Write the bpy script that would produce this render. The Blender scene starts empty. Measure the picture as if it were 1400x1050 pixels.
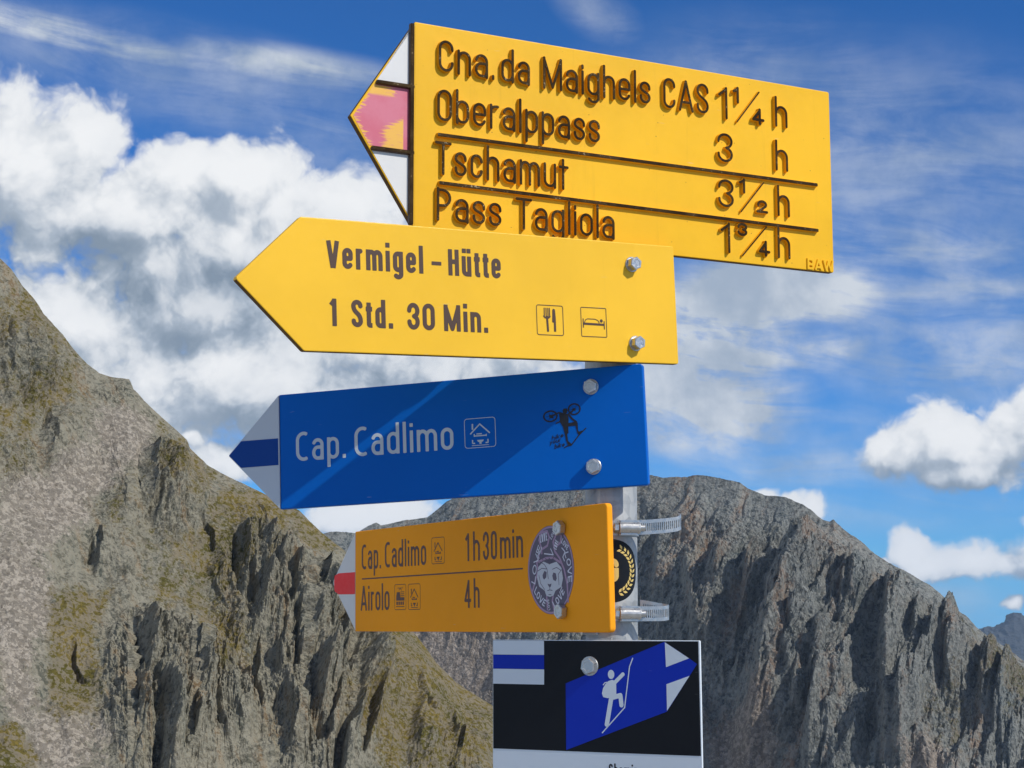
import bpy, bmesh, math
import numpy as np
from mathutils import Matrix, Vector

S = bpy.context.scene
COL = S.collection
R = math.radians

# ------------------------------------------------------------------ camera
CAM = np.array([-0.11116, -1.8, 1.62])
FPX, PITCH, ROLL = 2199.46, 0.134546, -0.002886      # focal length in 1400-wide pixels


def rotm(ax, a):
    return np.array(Matrix.Rotation(a, 3, ax))


RC = rotm('X', PITCH) @ rotm('Y', ROLL)
cam = bpy.data.cameras.new('camera')
cam.lens = FPX / 1400 * 36
cam.sensor_width = 36
cam.clip_start, cam.clip_end = 0.05, 60000
camo = bpy.data.objects.new('camera', cam)
COL.objects.link(camo)
m = np.eye(4)
m[:3, :3] = RC @ rotm('X', math.pi / 2)
m[:3, 3] = CAM
camo.matrix_world = Matrix(m.tolist())
S.camera = camo


def pdir(x, y):
    """unit direction seen at photo coordinates (vectorised)"""
    x, y = np.asarray(x, float), np.asarray(y, float)
    d = np.stack([(x - 700) / FPX, np.ones_like(x), -(y - 525) / FPX], -1) @ RC.T
    return d / np.linalg.norm(d, axis=-1, keepdims=True)


# ------------------------------------------------------------------ light
SUN_AZ, SUN_EL = 55.5, 41.2           # azimuth to the right of straight behind the camera
SUNV = Vector((math.sin(R(SUN_AZ)) * math.cos(R(SUN_EL)), -math.cos(R(SUN_AZ)) * math.cos(R(SUN_EL)), math.sin(R(SUN_EL))))
sl = bpy.data.lights.new('sun', 'SUN')
sl.energy = 3.9
sl.angle = R(0.5)
sl.color = (1.0, 0.95, 0.87)
so = bpy.data.objects.new('sun', sl)
so.rotation_euler = SUNV.to_track_quat('Z', 'Y').to_euler()
so.location = (8, -8, 12)
COL.objects.link(so)
S.view_settings.view_transform = 'Standard'
S.view_settings.look = 'None'
S.view_settings.exposure = 0.0
S.view_settings.gamma = 1.0
S.view_settings.use_curve_mapping = False
S.cycles.max_bounces = 6
S.cycles.volume_bounces = 0


# ------------------------------------------------------------------ node helper
class N:
    def __init__(self, tree):
        self.t = tree

    def new(self, kind, **kw):
        n = self.t.nodes.new(kind)
        for k, v in kw.items():
            setattr(n, k, v)
        return n

    def put(self, sock, v):
        if isinstance(v, bpy.types.NodeSocket):
            self.t.links.new(v, sock)
        else:
            if isinstance(v, tuple) and len(v) == 3 and sock.type == 'RGBA':
                v = v + (1,)
            sock.default_value = v

    def math(self, op, a, b=0.0, c=0.0, clamp=False):
        n = self.new('ShaderNodeMath', operation=op, use_clamp=clamp)
        for s, v in zip(n.inputs, (a, b, c)):
            self.put(s, v)
        return n.outputs[0]

    def vec(self, op, a, b=(0, 0, 0)):
        n = self.new('ShaderNodeVectorMath', operation=op)
        self.put(n.inputs[0], a)
        self.put(n.inputs[1], b)
        return n.outputs['Value'] if op in ('LENGTH', 'DOT_PRODUCT') else n.outputs[0]

    def sep(self, v):
        n = self.new('ShaderNodeSeparateXYZ')
        self.put(n.inputs[0], v)
        return n.outputs

    def comb(self, x, y, z):
        n = self.new('ShaderNodeCombineXYZ')
        for s, v in zip(n.inputs, (x, y, z)):
            self.put(s, v)
        return n.outputs[0]

    def noise(self, v, scale, detail=4.0, rough=0.5, dist=0.0, lac=2.0, col=False):
        n = self.new('ShaderNodeTexNoise')
        self.put(n.inputs['Vector'], v)
        for k, x in (('Scale', scale), ('Detail', detail), ('Roughness', rough), ('Distortion', dist), ('Lacunarity', lac)):
            self.put(n.inputs[k], x)
        return n.outputs['Color' if col else 'Fac']

    def voro(self, v, scale, detail=0.0, rough=0.5, feature='F1', smooth=0.5, out='Distance'):
        n = self.new('ShaderNodeTexVoronoi', feature=feature)
        self.put(n.inputs['Vector'], v)
        n.inputs['Scale'].default_value = scale
        if 'Detail' in n.inputs:
            n.inputs['Detail'].default_value = detail
            n.inputs['Roughness'].default_value = rough
        if feature == 'SMOOTH_F1':
            n.inputs['Smoothness'].default_value = smooth
        return n.outputs[out]

    def ramp(self, v, a, b, lo=0.0, hi=1.0, smooth=True):
        n = self.new('ShaderNodeMapRange', interpolation_type='SMOOTHSTEP' if smooth else 'LINEAR')
        n.clamp = True
        for s, x in zip(n.inputs, (v, a, b, lo, hi)):
            self.put(s, x)
        return n.outputs[0]

    def mix(self, f, a, b, mode='MIX'):
        n = self.new('ShaderNodeMix', data_type='RGBA', blend_type=mode)
        self.put(n.inputs[0], f)
        self.put(n.inputs[6], a)
        self.put(n.inputs[7], b)
        return n.outputs[2]


# ------------------------------------------------------------------ sky and clouds
def aze(x, y):
    d = pdir(x, y)
    return math.atan2(d[0], d[1]), math.asin(d[2])


RPP = 1 / 2190.0      # radians per photo pixel

BLOBS = [  # x, y, rx, ry   (cumulus masses)
    (60, 215, 120, 95), (10, 185, 70, 65), (120, 190, 70, 60), (245, 245, 95, 70), (335, 245, 85, 66), (385, 275, 65, 60),
    (190, 300, 190, 80), (350, 330, 130, 80), (290, 410, 210, 80), (120, 440, 120, 60), (200, 520, 130, 90), (175, 465, 80, 50), (230, 370, 110, 50), (380, 520, 230, 90),
    (600, 500, 220, 90), (480, 290, 100, 60), 
    (1218, 618, 38, 36), (1250, 622, 46, 34), (1290, 606, 54, 46), (1322, 616, 50, 44), (1380, 606, 56, 52), (1350, 616, 52, 44), (1400, 590, 50, 56), (1440, 560, 50, 70), (1330, 652, 76, 22),
    (1256, 752, 28, 24), (1280, 768, 40, 26), (1320, 768, 44, 30), (1370, 770, 48, 30), (1345, 764, 42, 28), (1395, 776, 44, 26), (1435, 758, 40, 36), (1040, 680, 26, 16), (1085, 694, 40, 20), (1112, 694, 18, 18),
    (318, 640, 55, 32), (266, 602, 12, 9), (500, 705, 90, 28), (1388, 834, 16, 10), (1208, 764, 13, 10)]
GREYS = [  # shaded undersides of the masses: x, y, rx, ry, amount
    (300, 400, 230, 70, .9), (150, 330, 110, 40, .5), (250, 470, 70, 30, .5), (40, 320, 80, 30, .25), (430, 330, 90, 60, .5), (470, 600, 200, 60, .45),
    (560, 520, 200, 80, .6), (960, 540, 120, 80, .55), (1330, 655, 110, 26, .5), (1225, 645, 40, 25, .3), (1010, 450, 120, 60, .5), (360, 560, 120, 60, .4),
    (150, 200, 30, 25, .15), (1340, 790, 90, 14, .35)]
VEILS = [  # thin high cloud: x, y, rx, ry, slope, amount
    (90, 45, 300, 24, .12, 1.0), (380, 88, 220, 30, .10, .75), (200, 80, 380, 60, .1, .35), (1180, 250, 380, 190, .05, .34), (1050, 130, 260, 110, .1, .30),
    (1330, 390, 260, 60, -.03, .55), (820, 20, 70, 40, .4, .30), (1020, 70, 60, 25, -.3, .28), (1230, 500, 230, 60, .05, .30),
    (500, 210, 260, 110, 0, .25), (1000, 440, 210, 100, -.22, 1.8), (950, 530, 170, 110, .1, 1.7), (1090, 470, 130, 50, 0, 1.0), (1330, 480, 240, 90, .02, .55), (1150, 640, 300, 40, .03, .45), (1120, 400, 130, 60, 0, 1.0), (1240, 340, 300, 60, .06, .5), (1280, 440, 240, 50, .02, .45), (1230, 200, 300, 60, .1, .4), (500, 300, 120, 70, 0, .8), (430, 500, 300, 110, 0, .7), (1180, 690, 260, 40, .03, .30), (350, 150, 300, 70, .1, .22), (1100, 590, 200, 60, 0, .25), (1290, 830, 150, 60, 0, .3)]


def build_world():
    w = bpy.data.worlds.new('World')
    S.world = w
    w.use_nodes = True
    w.node_tree.nodes.clear()
    n = N(w.node_tree)
    gen = n.new('ShaderNodeTexCoord').outputs['Generated']
    dirn = n.vec('NORMALIZE', gen)
    x, y, z = n.sep(dirn)
    sky = n.new('ShaderNodeTexSky', sky_type='NISHITA')
    sky.sun_disc = False
    sky.sun_elevation = R(SUN_EL)
    sky.sun_rotation = R(180 - SUN_AZ)
    sky.altitude = 2400
    sky.air_density, sky.dust_density, sky.ozone_density = 1.0, 0.25, 3.0
    n.put(sky.inputs[0], n.comb(x, y, n.math('MAXIMUM', z, 0.03)))
    skyc = n.mix(1.0, sky.outputs[0], (0.021, 0.068, 0.120), 'MULTIPLY')
    az = n.math('ARCTAN2', x, y)
    el = n.math('ARCSINE', z)
    p = n.comb(az, el, 0.0)

    # --- group: cumulus density at a point of the sky
    g = bpy.data.node_groups.new('cloud_density', 'ShaderNodeTree')
    g.interface.new_socket('P', in_out='INPUT', socket_type='NodeSocketVector')
    g.interface.new_socket('D', in_out='OUTPUT', socket_type='NodeSocketFloat')
    h = N(g)
    gi, go = h.new('NodeGroupInput'), h.new('NodeGroupOutput')
    P = gi.outputs[0]
    warp = h.vec('SUBTRACT', h.noise(P, 14.0, 4, .6, col=True), (.5, .5, .5))
    Pw = h.vec('ADD', P, h.vec('MULTIPLY', warp, (.045, .035, 0)))
    acc = None
    for bx, by, rx, ry in BLOBS:
        a, e = aze(bx, by)
        v = h.vec('MULTIPLY', h.vec('SUBTRACT', Pw, (a, e, 0)), (1 / (rx * RPP), 1 / (ry * RPP), 0))
        d = h.math('SUBTRACT', 1.50, h.vec('LENGTH', v))
        acc = d if acc is None else h.math('SMOOTH_MAX', acc, d, .35)
    # weather outside the photograph: scattered cumulus, plus a cloud mass added as fill
    front = h.math('LESS_THAN', h.math('ABSOLUTE', h.sep(P)[0]), .42)
    low = h.math('MULTIPLY', front, h.math('LESS_THAN', h.sep(P)[1], .42))
    other = h.math('SUBTRACT', h.math('MULTIPLY', h.noise(P, 3.2, 3, .5), 3.2), 1.15)
    fill_bank = h.ramp(h.vec('LENGTH', h.vec('MULTIPLY', h.vec('SUBTRACT', P, (-1.25, .30, 0)), (1 / .85, 1 / .42, 0))), 1.0, .3)  # unseen bright cloud added at left to fill the shaded amber sign
    other = h.math('ADD', other, h.math('MULTIPLY', fill_bank, 1.3))
    acc = h.math('ADD', h.math('MULTIPLY', acc, low), h.math('MULTIPLY', other, h.math('SUBTRACT', 1.0, low)))
    acc = h.math('MAXIMUM', acc, -1.2)
    f1 = h.noise(Pw, 15.0, 10, .56)
    puff = h.voro(Pw, 24.0, 3, .5, 'SMOOTH_F1', .4)
    fine = h.voro(Pw, 105.0, 2, .6, 'SMOOTH_F1', .3)
    bump = h.math('ADD', h.math('MULTIPLY', h.math('SUBTRACT', f1, .5), 1.35), h.math('MULTIPLY', h.math('SUBTRACT', .60, puff), .7))
    bump = h.math('ADD', bump, h.math('MULTIPLY', h.math('SUBTRACT', .60, fine), .20))
    n_out = h.math('ADD', acc, bump)
    g.links.new(n_out, go.inputs[0])

    def dens(v):
        gn = n.new('ShaderNodeGroup')
        gn.node_tree = g
        n.put(gn.inputs[0], v)
        return gn.outputs[0]
    d0 = dens(p)
    d1 = dens(n.vec('ADD', p, (.013, .018, 0)))
    alpha = n.ramp(d0, -.06, .46)
    lit = n.ramp(n.math('SUBTRACT', d0, d1), -.62, .60)
    grey = None
    for bx, by, rx, ry, am in GREYS:
        a, e = aze(bx, by)
        v = n.vec('MULTIPLY', n.vec('SUBTRACT', p, (a, e, 0)), (1 / (rx * RPP * 1.25), 1 / (ry * RPP * 1.25), 0))
        q = n.math('MULTIPLY', n.ramp(n.vec('LENGTH', v), 1.0, 0.1), am)
        grey = q if grey is None else n.math('MAXIMUM', grey, q)
    soft = n.noise(p, 16.0, 4, .5)
    grey = n.math('MULTIPLY', grey, n.ramp(soft, .30, .66, .7, 1.0))
    bright = n.math('SUBTRACT', n.math('ADD', n.math('MULTIPLY_ADD', lit, .66, .14), n.math('MULTIPLY', n.ramp(d0, .1, 1.0), .17)), n.math('MULTIPLY', grey, .46), clamp=True)
    cr = n.new('ShaderNodeValToRGB')
    n.put(cr.inputs[0], bright)
    els = cr.color_ramp.elements
    els[0].position, els[0].color = 0.0, (.235, .30, .385, 1)
    els[1].position, els[1].color = 1.0, (.93, .94, .95, 1)
    for pos, c in ((.3, (.42, .485, .57, 1)), (.6, (.70, .735, .78, 1))):
        e_ = els.new(pos)
        e_.color = c
    # --- thin high cloud
    veil = None
    for bx, by, rx, ry, sl_, am in VEILS:
        a, e = aze(bx, by)
        v = n.vec('SUBTRACT', p, (a, e, 0))
        vx, vy, _ = n.sep(v)
        vy = n.math('ADD', vy, n.math('MULTIPLY', vx, sl_))
        v = n.vec('MULTIPLY', n.comb(vx, vy, 0), (1 / (rx * RPP), 1 / (ry * RPP), 0))
        q = n.math('MULTIPLY', n.ramp(n.vec('LENGTH', v), 1.25, 0.15), am)
        veil = q if veil is None else n.math('MAXIMUM', veil, q)
    pr = n.comb(n.math('MULTIPLY', az, 3.0), n.math('ADD', n.math('MULTIPLY', el, 13.0), n.math('MULTIPLY', az, 1.4)), 0)
    st = n.noise(pr, 3.2, 8, .62, .6)
    st2 = n.noise(p, 22.0, 6, .6)
    veil = n.math('MULTIPLY', veil, n.ramp(n.math('ADD', n.math('MULTIPLY', st, .65), n.math('MULTIPLY', st2, .35)), .33, .66, .25, 1.5), clamp=True)
    vs = n.ramp(n.noise(p, 17.0, 7, .58), .34, .66)
    c = n.mix(veil, skyc, n.mix(vs, (.36, .44, .56), (.64, .69, .76)))
    c = n.mix(alpha, c, cr.outputs[0])
    bg = n.new('ShaderNodeBackground')
    n.put(bg.inputs[0], c)
    bg.inputs[1].default_value = 1.0
    out = n.new('ShaderNodeOutputWorld')
    w.node_tree.links.new(bg.outputs[0], out.inputs[0])
    w.cycles.sampling_method = 'NONE'


build_world()


# ------------------------------------------------------------------ object helpers
def tag(o, label=None, cat=None, group=None, kind=None):
    for k, v in (('label', label), ('category', cat), ('group', group), ('kind', kind)):
        if v:
            o[k] = v
    return o


def link(name, me, parent=None):
    o = bpy.data.objects.new(name, me)
    COL.objects.link(o)
    if parent:
        o.parent = parent
    return o


def empty(name, loc, rot=None):
    o = link(name, None)
    o.empty_display_size = .05
    o.location = loc
    if rot is not None:
        o.rotation_euler = rot.to_euler()
    return o


def mat(name, col, rough=.5, metal=0.0, fn=None, spec=.5):
    m_ = bpy.data.materials.new(name)
    m_.use_nodes = True
    n = N(m_.node_tree)
    b = m_.node_tree.nodes['Principled BSDF']
    n.put(b.inputs['Base Color'], col + (1,))
    b.inputs['Roughness'].default_value = rough
    b.inputs['Metallic'].default_value = metal
    b.inputs['Specular IOR Level'].default_value = spec
    if fn:
        fn(n, b)
    return m_


def bump(n, b, height, strength=.3, dist=.01):
    k = n.new('ShaderNodeBump')
    k.inputs['Strength'].default_value = strength
    k.inputs['Distance'].default_value = dist
    n.put(k.inputs['Height'], height)
    n.put(b.inputs['Normal'], k.outputs[0])


def objco(n):
    return n.new('ShaderNodeTexCoord').outputs['Object']


# ------------------------------------------------------------------ numpy noise (for the terrain)
def _hash(ix, iy, seed):
    h = (ix.astype(np.uint32) * np.uint32(374761393) + iy.astype(np.uint32) * np.uint32(668265263) + np.uint32(seed * 69069 + 12345))
    h = (h ^ (h >> np.uint32(13))) * np.uint32(1274126177)
    h = h ^ (h >> np.uint32(16))
    return h


def gnoise(x, y, seed):
    xf, yf = np.floor(x), np.floor(y)
    ix, iy = xf.astype(np.int64), yf.astype(np.int64)
    fx, fy = (x - xf).astype(np.float32), (y - yf).astype(np.float32)
    ux, uy = fx * fx * fx * (fx * (fx * 6 - 15) + 10), fy * fy * fy * (fy * (fy * 6 - 15) + 10)

    def gr(dx, dy):
        a = _hash(ix + dx, iy + dy, seed).astype(np.float32) * np.float32(2 * math.pi / 4294967296.0)
        return np.cos(a) * (fx - dx) + np.sin(a) * (fy - dy)
    a, b, c, d = gr(0, 0), gr(1, 0), gr(0, 1), gr(1, 1)
    return (a + (b - a) * ux + (c - a) * uy + (a - b - c + d) * ux * uy) * 1.5


def fbm(x, y, seed, octv=5, gain=.5, ridged=False):
    s, a, tot = 0, 1.0, 0
    for k in range(octv):
        v = gnoise(x, y, seed + k)
        s = s + a * ((1 - 2 * np.abs(v)) if ridged else v)
        tot += a
        a *= gain
        x, y = x * 2.03 + 17.3, y * 2.03 - 9.1
    return s / tot


def gnoise3(P, seed):
    """value-gradient noise at points P (n, m, 3)"""
    F = np.floor(P)
    I = F.astype(np.int64)
    f = (P - F).astype(np.float32)
    u = f * f * f * (f * (f * 6 - 15) + 10)
    out = np.zeros(P.shape[:-1], np.float32)
    for dx in (0, 1):
        for dy in (0, 1):
            for dz in (0, 1):
                h = _hash(I[..., 0] + dx, I[..., 1] + dy + (I[..., 2] + dz) * 7919, seed)
                a = (h & np.uint32(0xffff)).astype(np.float32) * np.float32(2 * math.pi / 65536)
                cz = (h >> np.uint32(16)).astype(np.float32) / np.float32(32768) - 1
                r_ = np.sqrt(np.maximum(0, 1 - cz * cz))
                g = r_ * np.cos(a) * (f[..., 0] - dx) + r_ * np.sin(a) * (f[..., 1] - dy) + cz * (f[..., 2] - dz)
                w = (u[..., 0] if dx else 1 - u[..., 0]) * (u[..., 1] if dy else 1 - u[..., 1]) * (u[..., 2] if dz else 1 - u[..., 2])
                out += w * g
    return out * 1.6


def fbm3(P, seed, octv, gain):
    s, a, tot = 0, 1.0, 0
    for k in range(octv):
        s = s + a * gnoise3(P, seed + k)
        tot += a
        a *= gain
        P = P * 2.03 + 13.7
    return s / tot


def sstep(v, a, b):
    t = np.clip((v - a) / (b - a), 0, 1)
    return t * t * (3 - 2 * t)


def grid_mesh(name, P, attrs, mats, smooth=True):
    nv, nu, _ = P.shape
    me = bpy.data.meshes.new(name)
    idx = np.arange(nv * nu).reshape(nv, nu)
    f = np.stack([idx[:-1, :-1], idx[1:, :-1], idx[1:, 1:], idx[:-1, 1:]], -1).reshape(-1, 4)
    me.vertices.add(nv * nu)
    me.vertices.foreach_set('co', P.reshape(-1).astype(np.float32))
    me.loops.add(f.size)
    me.loops.foreach_set('vertex_index', f.reshape(-1).astype(np.int32))
    me.polygons.add(len(f))
    me.polygons.foreach_set('loop_start', np.arange(0, f.size, 4, dtype=np.int32))
    me.polygons.foreach_set('loop_total', np.full(len(f), 4, np.int32))
    me.update(calc_edges=True)
    me.polygons.foreach_set('use_smooth', np.full(len(f), smooth))
    for k, v in attrs.items():
        at = me.attributes.new(k, 'FLOAT', 'POINT')
        at.data.foreach_set('value', v.reshape(-1).astype(np.float32))
    me.materials.append(mats)
    return me


# ------------------------------------------------------------------ terrain
def rock_material(name, size, rock_a, rock_b, dark, grass_a, grass_b, scree_a, scree_b, rust, cool):
    """size: the metres covered by one feature of the finest stone"""
    m_ = bpy.data.materials.new(name)
    m_.use_nodes = True
    n = N(m_.node_tree)
    b = m_.node_tree.nodes['Principled BSDF']
    b.inputs['Roughness'].default_value = .95
    b.inputs['Specular IOR Level'].default_value = .12
    P = n.new('ShaderNodeNewGeometry').outputs['Position']

    def at(nm):
        return n.new('ShaderNodeAttribute', attribute_name=nm).outputs['Fac']
    f1 = n.noise(P, .35 / size, 6, .65)
    f2 = n.noise(P, 1.3 / size, 5, .7)
    f3 = n.noise(P, .06 / size, 5, .65)
    cell = n.sep(n.voro(P, .9 / size, 2, .6, out='Color'))
    tone = at('tone')
    rock = n.mix(n.ramp(f1, .35, .65), rock_a, rock_b)
    rock = n.mix(n.ramp(n.math('ADD', tone, n.math('MULTIPLY', n.math('SUBTRACT', f1, .5), 1.2)), .08, .5, 0, .8), rock, rust)
    rock = n.mix(n.ramp(n.math('ADD', tone, n.math('MULTIPLY', n.math('SUBTRACT', f1, .5), 1.2)), -.08, -.5, 0, .8), rock, cool)
    rock = n.mix(n.ramp(f2, .60, .72, 0, .8), rock, dark)
    rock = n.mix(n.math('MULTIPLY', at('rust'), n.ramp(f1, .35, .6)), rock, rust)
    rock = n.mix(n.ramp(cell[0], .75, .97, 0, .5), rock, tuple(min(1, c * 1.6) for c in rock_b))
    grass = n.mix(n.ramp(f3, .36, .62), grass_a, grass_b)
    grass = n.mix(n.ramp(f2, .40, .68, 0, .75), grass, tuple(c * .45 for c in grass_a))
    grass = n.mix(n.ramp(cell[2], .88, .97, 0, .6), grass, scree_a)
    scree = n.mix(n.ramp(f1, .38, .62), scree_a, scree_b)
    scree = n.mix(n.ramp(f3, .40, .62, 0, .28), scree, rock_b)
    scree = n.mix(n.ramp(cell[0], .84, .97, 0, .4), scree, tuple(min(1, c * 1.45) for c in scree_b))
    scree = n.mix(n.ramp(cell[1], .88, .98, 0, .55), scree, tuple(c * .40 for c in scree_a))
    fine = n.math('MULTIPLY', n.math('SUBTRACT', n.math('ADD', n.math('MULTIPLY', f2, .5), n.math('MULTIPLY', f1, .5)), .5), 1.7)
    c = n.mix(n.ramp(n.math('ADD', at('scree'), fine), .36, .64), rock, scree)
    c = n.mix(n.ramp(n.math('ADD', at('grass'), fine), .38, .64, 0, .95), c, grass)
    n.put(b.inputs['Base Color'], c)
    hgt = n.math('ADD', n.math('MULTIPLY', f2, .7), n.math('MULTIPLY', n.voro(P, .8 / size, 2, .6), .5))
    bump(n, b, hgt, .55, size * .9)
    return m_


def line_dist(X, Y, pts):
    """signed horizontal distance (positive to the right) to a polyline running down, and a fade along its ends"""
    ys = np.array([p[1] for p in pts], float)
    xs = np.array([p[0] for p in pts], float)
    xl = np.interp(Y, ys, xs)
    L = ys[-1] - ys[0]
    fade = sstep(Y, ys[0], ys[0] + .25 * L) * (1 - sstep(Y, ys[-1] - .3 * L, ys[-1]))
    return X - xl, fade


def mountain(name, label_mat, ridge, y_foot, r_ridge, r_foot, x0, x1, nu, nv, shape, masks, back=.35, power=1.0, taper=.1, straight=False):
    rx, ry = np.array([p[0] for p in ridge], float), np.array([p[1] for p in ridge], float)
    U = np.linspace(x0, x1, nu)
    nb = max(6, nv // 12)
    V = np.linspace(0, 1, nv) ** 1.05
    X = np.repeat(U[None, :], nv, 0)
    Yr = np.interp(U, rx, ry)
    Y = Yr[None, :] + (y_foot - Yr[None, :]) * V[:, None]
    rr, rf = np.interp(U, *zip(*r_ridge)), np.interp(U, *zip(*r_foot))
    RR = rr[None, :] + (rf - rr)[None, :] * (V[:, None] ** power)
    d = pdir(X, Y)
    P = CAM + d * (RR / np.hypot(d[..., 0], d[..., 1]))[..., None]
    # normals of the base surface
    du, dv = np.gradient(P, axis=1), np.gradient(P, axis=0)
    nn = np.cross(dv, du)
    nn /= np.linalg.norm(nn, axis=-1, keepdims=True) + 1e-9
    nn *= -np.sign((nn * d).sum(-1, keepdims=True))
    if straight:      # relief stands out squarely from the face, without leaning to either side
        lat = np.stack([d[..., 1], -d[..., 0], np.zeros_like(X)], -1)
        nn -= lat * (nn * lat).sum(-1, keepdims=True)
        nn /= np.linalg.norm(nn, axis=-1, keepdims=True)
    # metric coordinates over the surface
    mpp = np.median(rr) / FPX
    SX, SY = X * mpp, Y * mpp
    disp = shape(X, Y, V[:, None] * np.ones_like(X), SX, SY, mpp)
    if isinstance(disp, tuple):
        big, small, solid = disp
        bigt = big * (sstep(V, 0.0, taper)[:, None] * .93 + .07)
        Q = P + nn * bigt[..., None]
        for size, amp, octv, gain, crest in solid:
            v = fbm3(Q / size, int(size * 31) + 7, octv, gain)
            small = small + amp * (np.abs(v) if crest else v)
        disp = bigt + small * (sstep(V, 0.0, taper * .6)[:, None] * .85 + .15)
    else:
        disp = disp * (sstep(V, 0.0, .05)[:, None] * .92 + .08)
    P = P + nn * disp[..., None]
    at = masks(X, Y, SX, SY, disp, P)
    # the far side falls away behind the ridge
    k = np.linspace(0, 1, nb + 1)[1:][::-1]
    dr = pdir(U, Yr)
    dr = dr / np.hypot(dr[:, 0], dr[:, 1])[:, None]
    B = P[0][None] + dr[None] * (k[:, None, None] * rr[None, :, None] * back)
    B[..., 2] = P[0, :, 2][None] - k[:, None] * rr[None, :] * back * .75 - (k[:, None] > .9) * 20
    P = np.concatenate([B, P], 0)
    at = {q: np.concatenate([np.repeat(v[:1], nb, 0), v], 0) for q, v in at.items()}
    me = grid_mesh(name, P, at, label_mat, False)
    o = link(name, me)
    return tag(o, kind='structure')


def gauss(X, Y, blobs):
    s = np.zeros_like(X)
    for bx, by, rx, ry, am in blobs:
        s = np.maximum(s, am * np.exp(-(((X - bx) / rx) ** 2 + ((Y - by) / ry) ** 2)))
    return s


# ---- near slope on the left
LEFT_RIDGE = [(-260, 10), (-100, 222), (0, 352), (16, 368), (30, 390), (46, 408), (60, 430), (80, 452), (100, 478), (118, 498), (135, 511), (152, 516),
              (176, 519), (181, 533), (196, 549), (215, 566), (236, 585), (254, 602), (258, 613), (282, 636), (304, 648), (326, 659), (350, 670), (378, 684),
              (409, 698), (424, 714), (441, 729), (473, 754), (500, 788), (530, 826), (568, 868), (596, 906), (624, 934), (674, 966), (720, 1005), (800, 1090)]
RIBS_L = [  # polyline down the rib's shaded left edge, amplitude (m), width left, width right (photo px)
    ([(318, 715), (325, 760), (332, 800), (336, 840)], 4.5, 9, 60), ([(366, 730), (368, 770), (362, 830), (352, 900)], 5.5, 13, 45),
    ([(400, 770), (412, 820), (408, 880), (398, 940)], 5.0, 12, 40), ([(458, 850), (446, 900), (432, 960), (424, 1010)], 5.5, 11, 42),
    ([(493, 905), (486, 960), (480, 1010), (476, 1070)], 7.0, 15, 34), ([(196, 840), (204, 900), (206, 950), (214, 990)], 4.5, 12, 70),
    ([(198, 940), (220, 970), (236, 1010), (250, 1100)], 5.5, 20, 60), ([(126, 720), (128, 760), (126, 790)], 2.6, 7, 50),
    ([(206, 620), (202, 660), (204, 700)], 3.5, 9, 60), ([(60, 570), (56, 610), (60, 650)], 3.0, 9, 40), ([(10, 420), (8, 460), (14, 500)], 2.5, 8, 40),
    ([(560, 960), (566, 1010), (580, 1080)], 3.0, 12, 60), ([(610, 1000), (620, 1040), (632, 1100)], 3.0, 10, 50), ([(284, 860), (276, 930), (270, 1000)], 3.0, 9, 60)]


def shape_left(X, Y, V, SX, SY, mpp):
    w = fbm(SX / 30, SY / 30, 11, 4)
    calm = 1 - .8 * np.clip(gauss(X, Y, [(470, 740, 70, 60, 1.0), (600, 920, 90, 110, 1.0), (300, 660, 80, 30, .9), (540, 830, 50, 70, 1.0)]), 0, 1)
    rock = sstep(rockzone(X, Y) + w * .6, .15, .6) * calm
    wob = fbm(SX / 14, SY / 14, 12, 4) * 4
    big = fbm(SX / 45, SY / 45, 3, 4) * 5.0
    s1 = fbm((SX + wob * .7 - SY * .10) / 7.5, SY / 30, 5, 5, .55, True)
    big += s1 * 2.6 * (.12 + .88 * rock)
    g1 = sstep(fbm(SX / 9, SY / 26, 81, 3) + .25 * rock, -.05, .45)
    big += saw((SX + wob * 2.0 - SY * .12) / 11.0 + fbm(SX / 9, SY / 18, 85, 4, .55) * .45, .2) * 3.0 * g1 * (.04 + .96 * rock)
    for pts, am, wl, wr in RIBS_L:
        Xw = X + w * 14 + fbm(SX / 5, SY / 9, 41, 4, .6) * 8
        h, f = line_dist(Xw, Y, pts)
        prof = np.where(h < 0, np.exp(-(h / (wl * .7)) ** 2), np.exp(-h / wr))
        big += 1.0 * am * prof * f * (.8 + .5 * s1)
    a = SX * .80 + SY * .60        # along the strata (dipping to the right)
    c = -SX * .60 + SY * .80
    s3 = fbm((SX + wob * 1.2 - SY * .3) / 3.2, SY / 12, 9, 4, .55)
    small = np.maximum(s3, -.12) * 2.2 * (.05 + .95 * rock)          # steps and clefts
    g2 = sstep(fbm(SX / 5, SY / 13, 83, 3) + .30 * rock, -.0, .45)
    small += saw((SX + wob * 1.6 - SY * .30) / 4.2 + fbm(SX / 4, SY / 9, 87, 4, .55) * .5) * 1.3 * g2 * (.06 + .94 * rock)
    s2 = fbm((c + wob) / 2.2, a / 13, 7, 4, .6, True)
    small += s2 * .75 * (.10 + .90 * rock)
    for pts, depth, wd in CLEFTS_L:
        Xw = X + w * 6 + fbm(SX / 4, SY / 7, 45, 4, .6) * 9
        h, f = line_dist(Xw, Y, pts)
        small -= .8 * depth * sstep(wd - np.abs(h), 0, wd * .55) * f ** .5
    return big, small, [(13.0, 1.5 + .5 * rock, 2, .5, False), (4.4, .75 + .9 * rock, 5, .60, False), (1.6, .40 + .5 * rock, 2, .6, True)]


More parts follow.
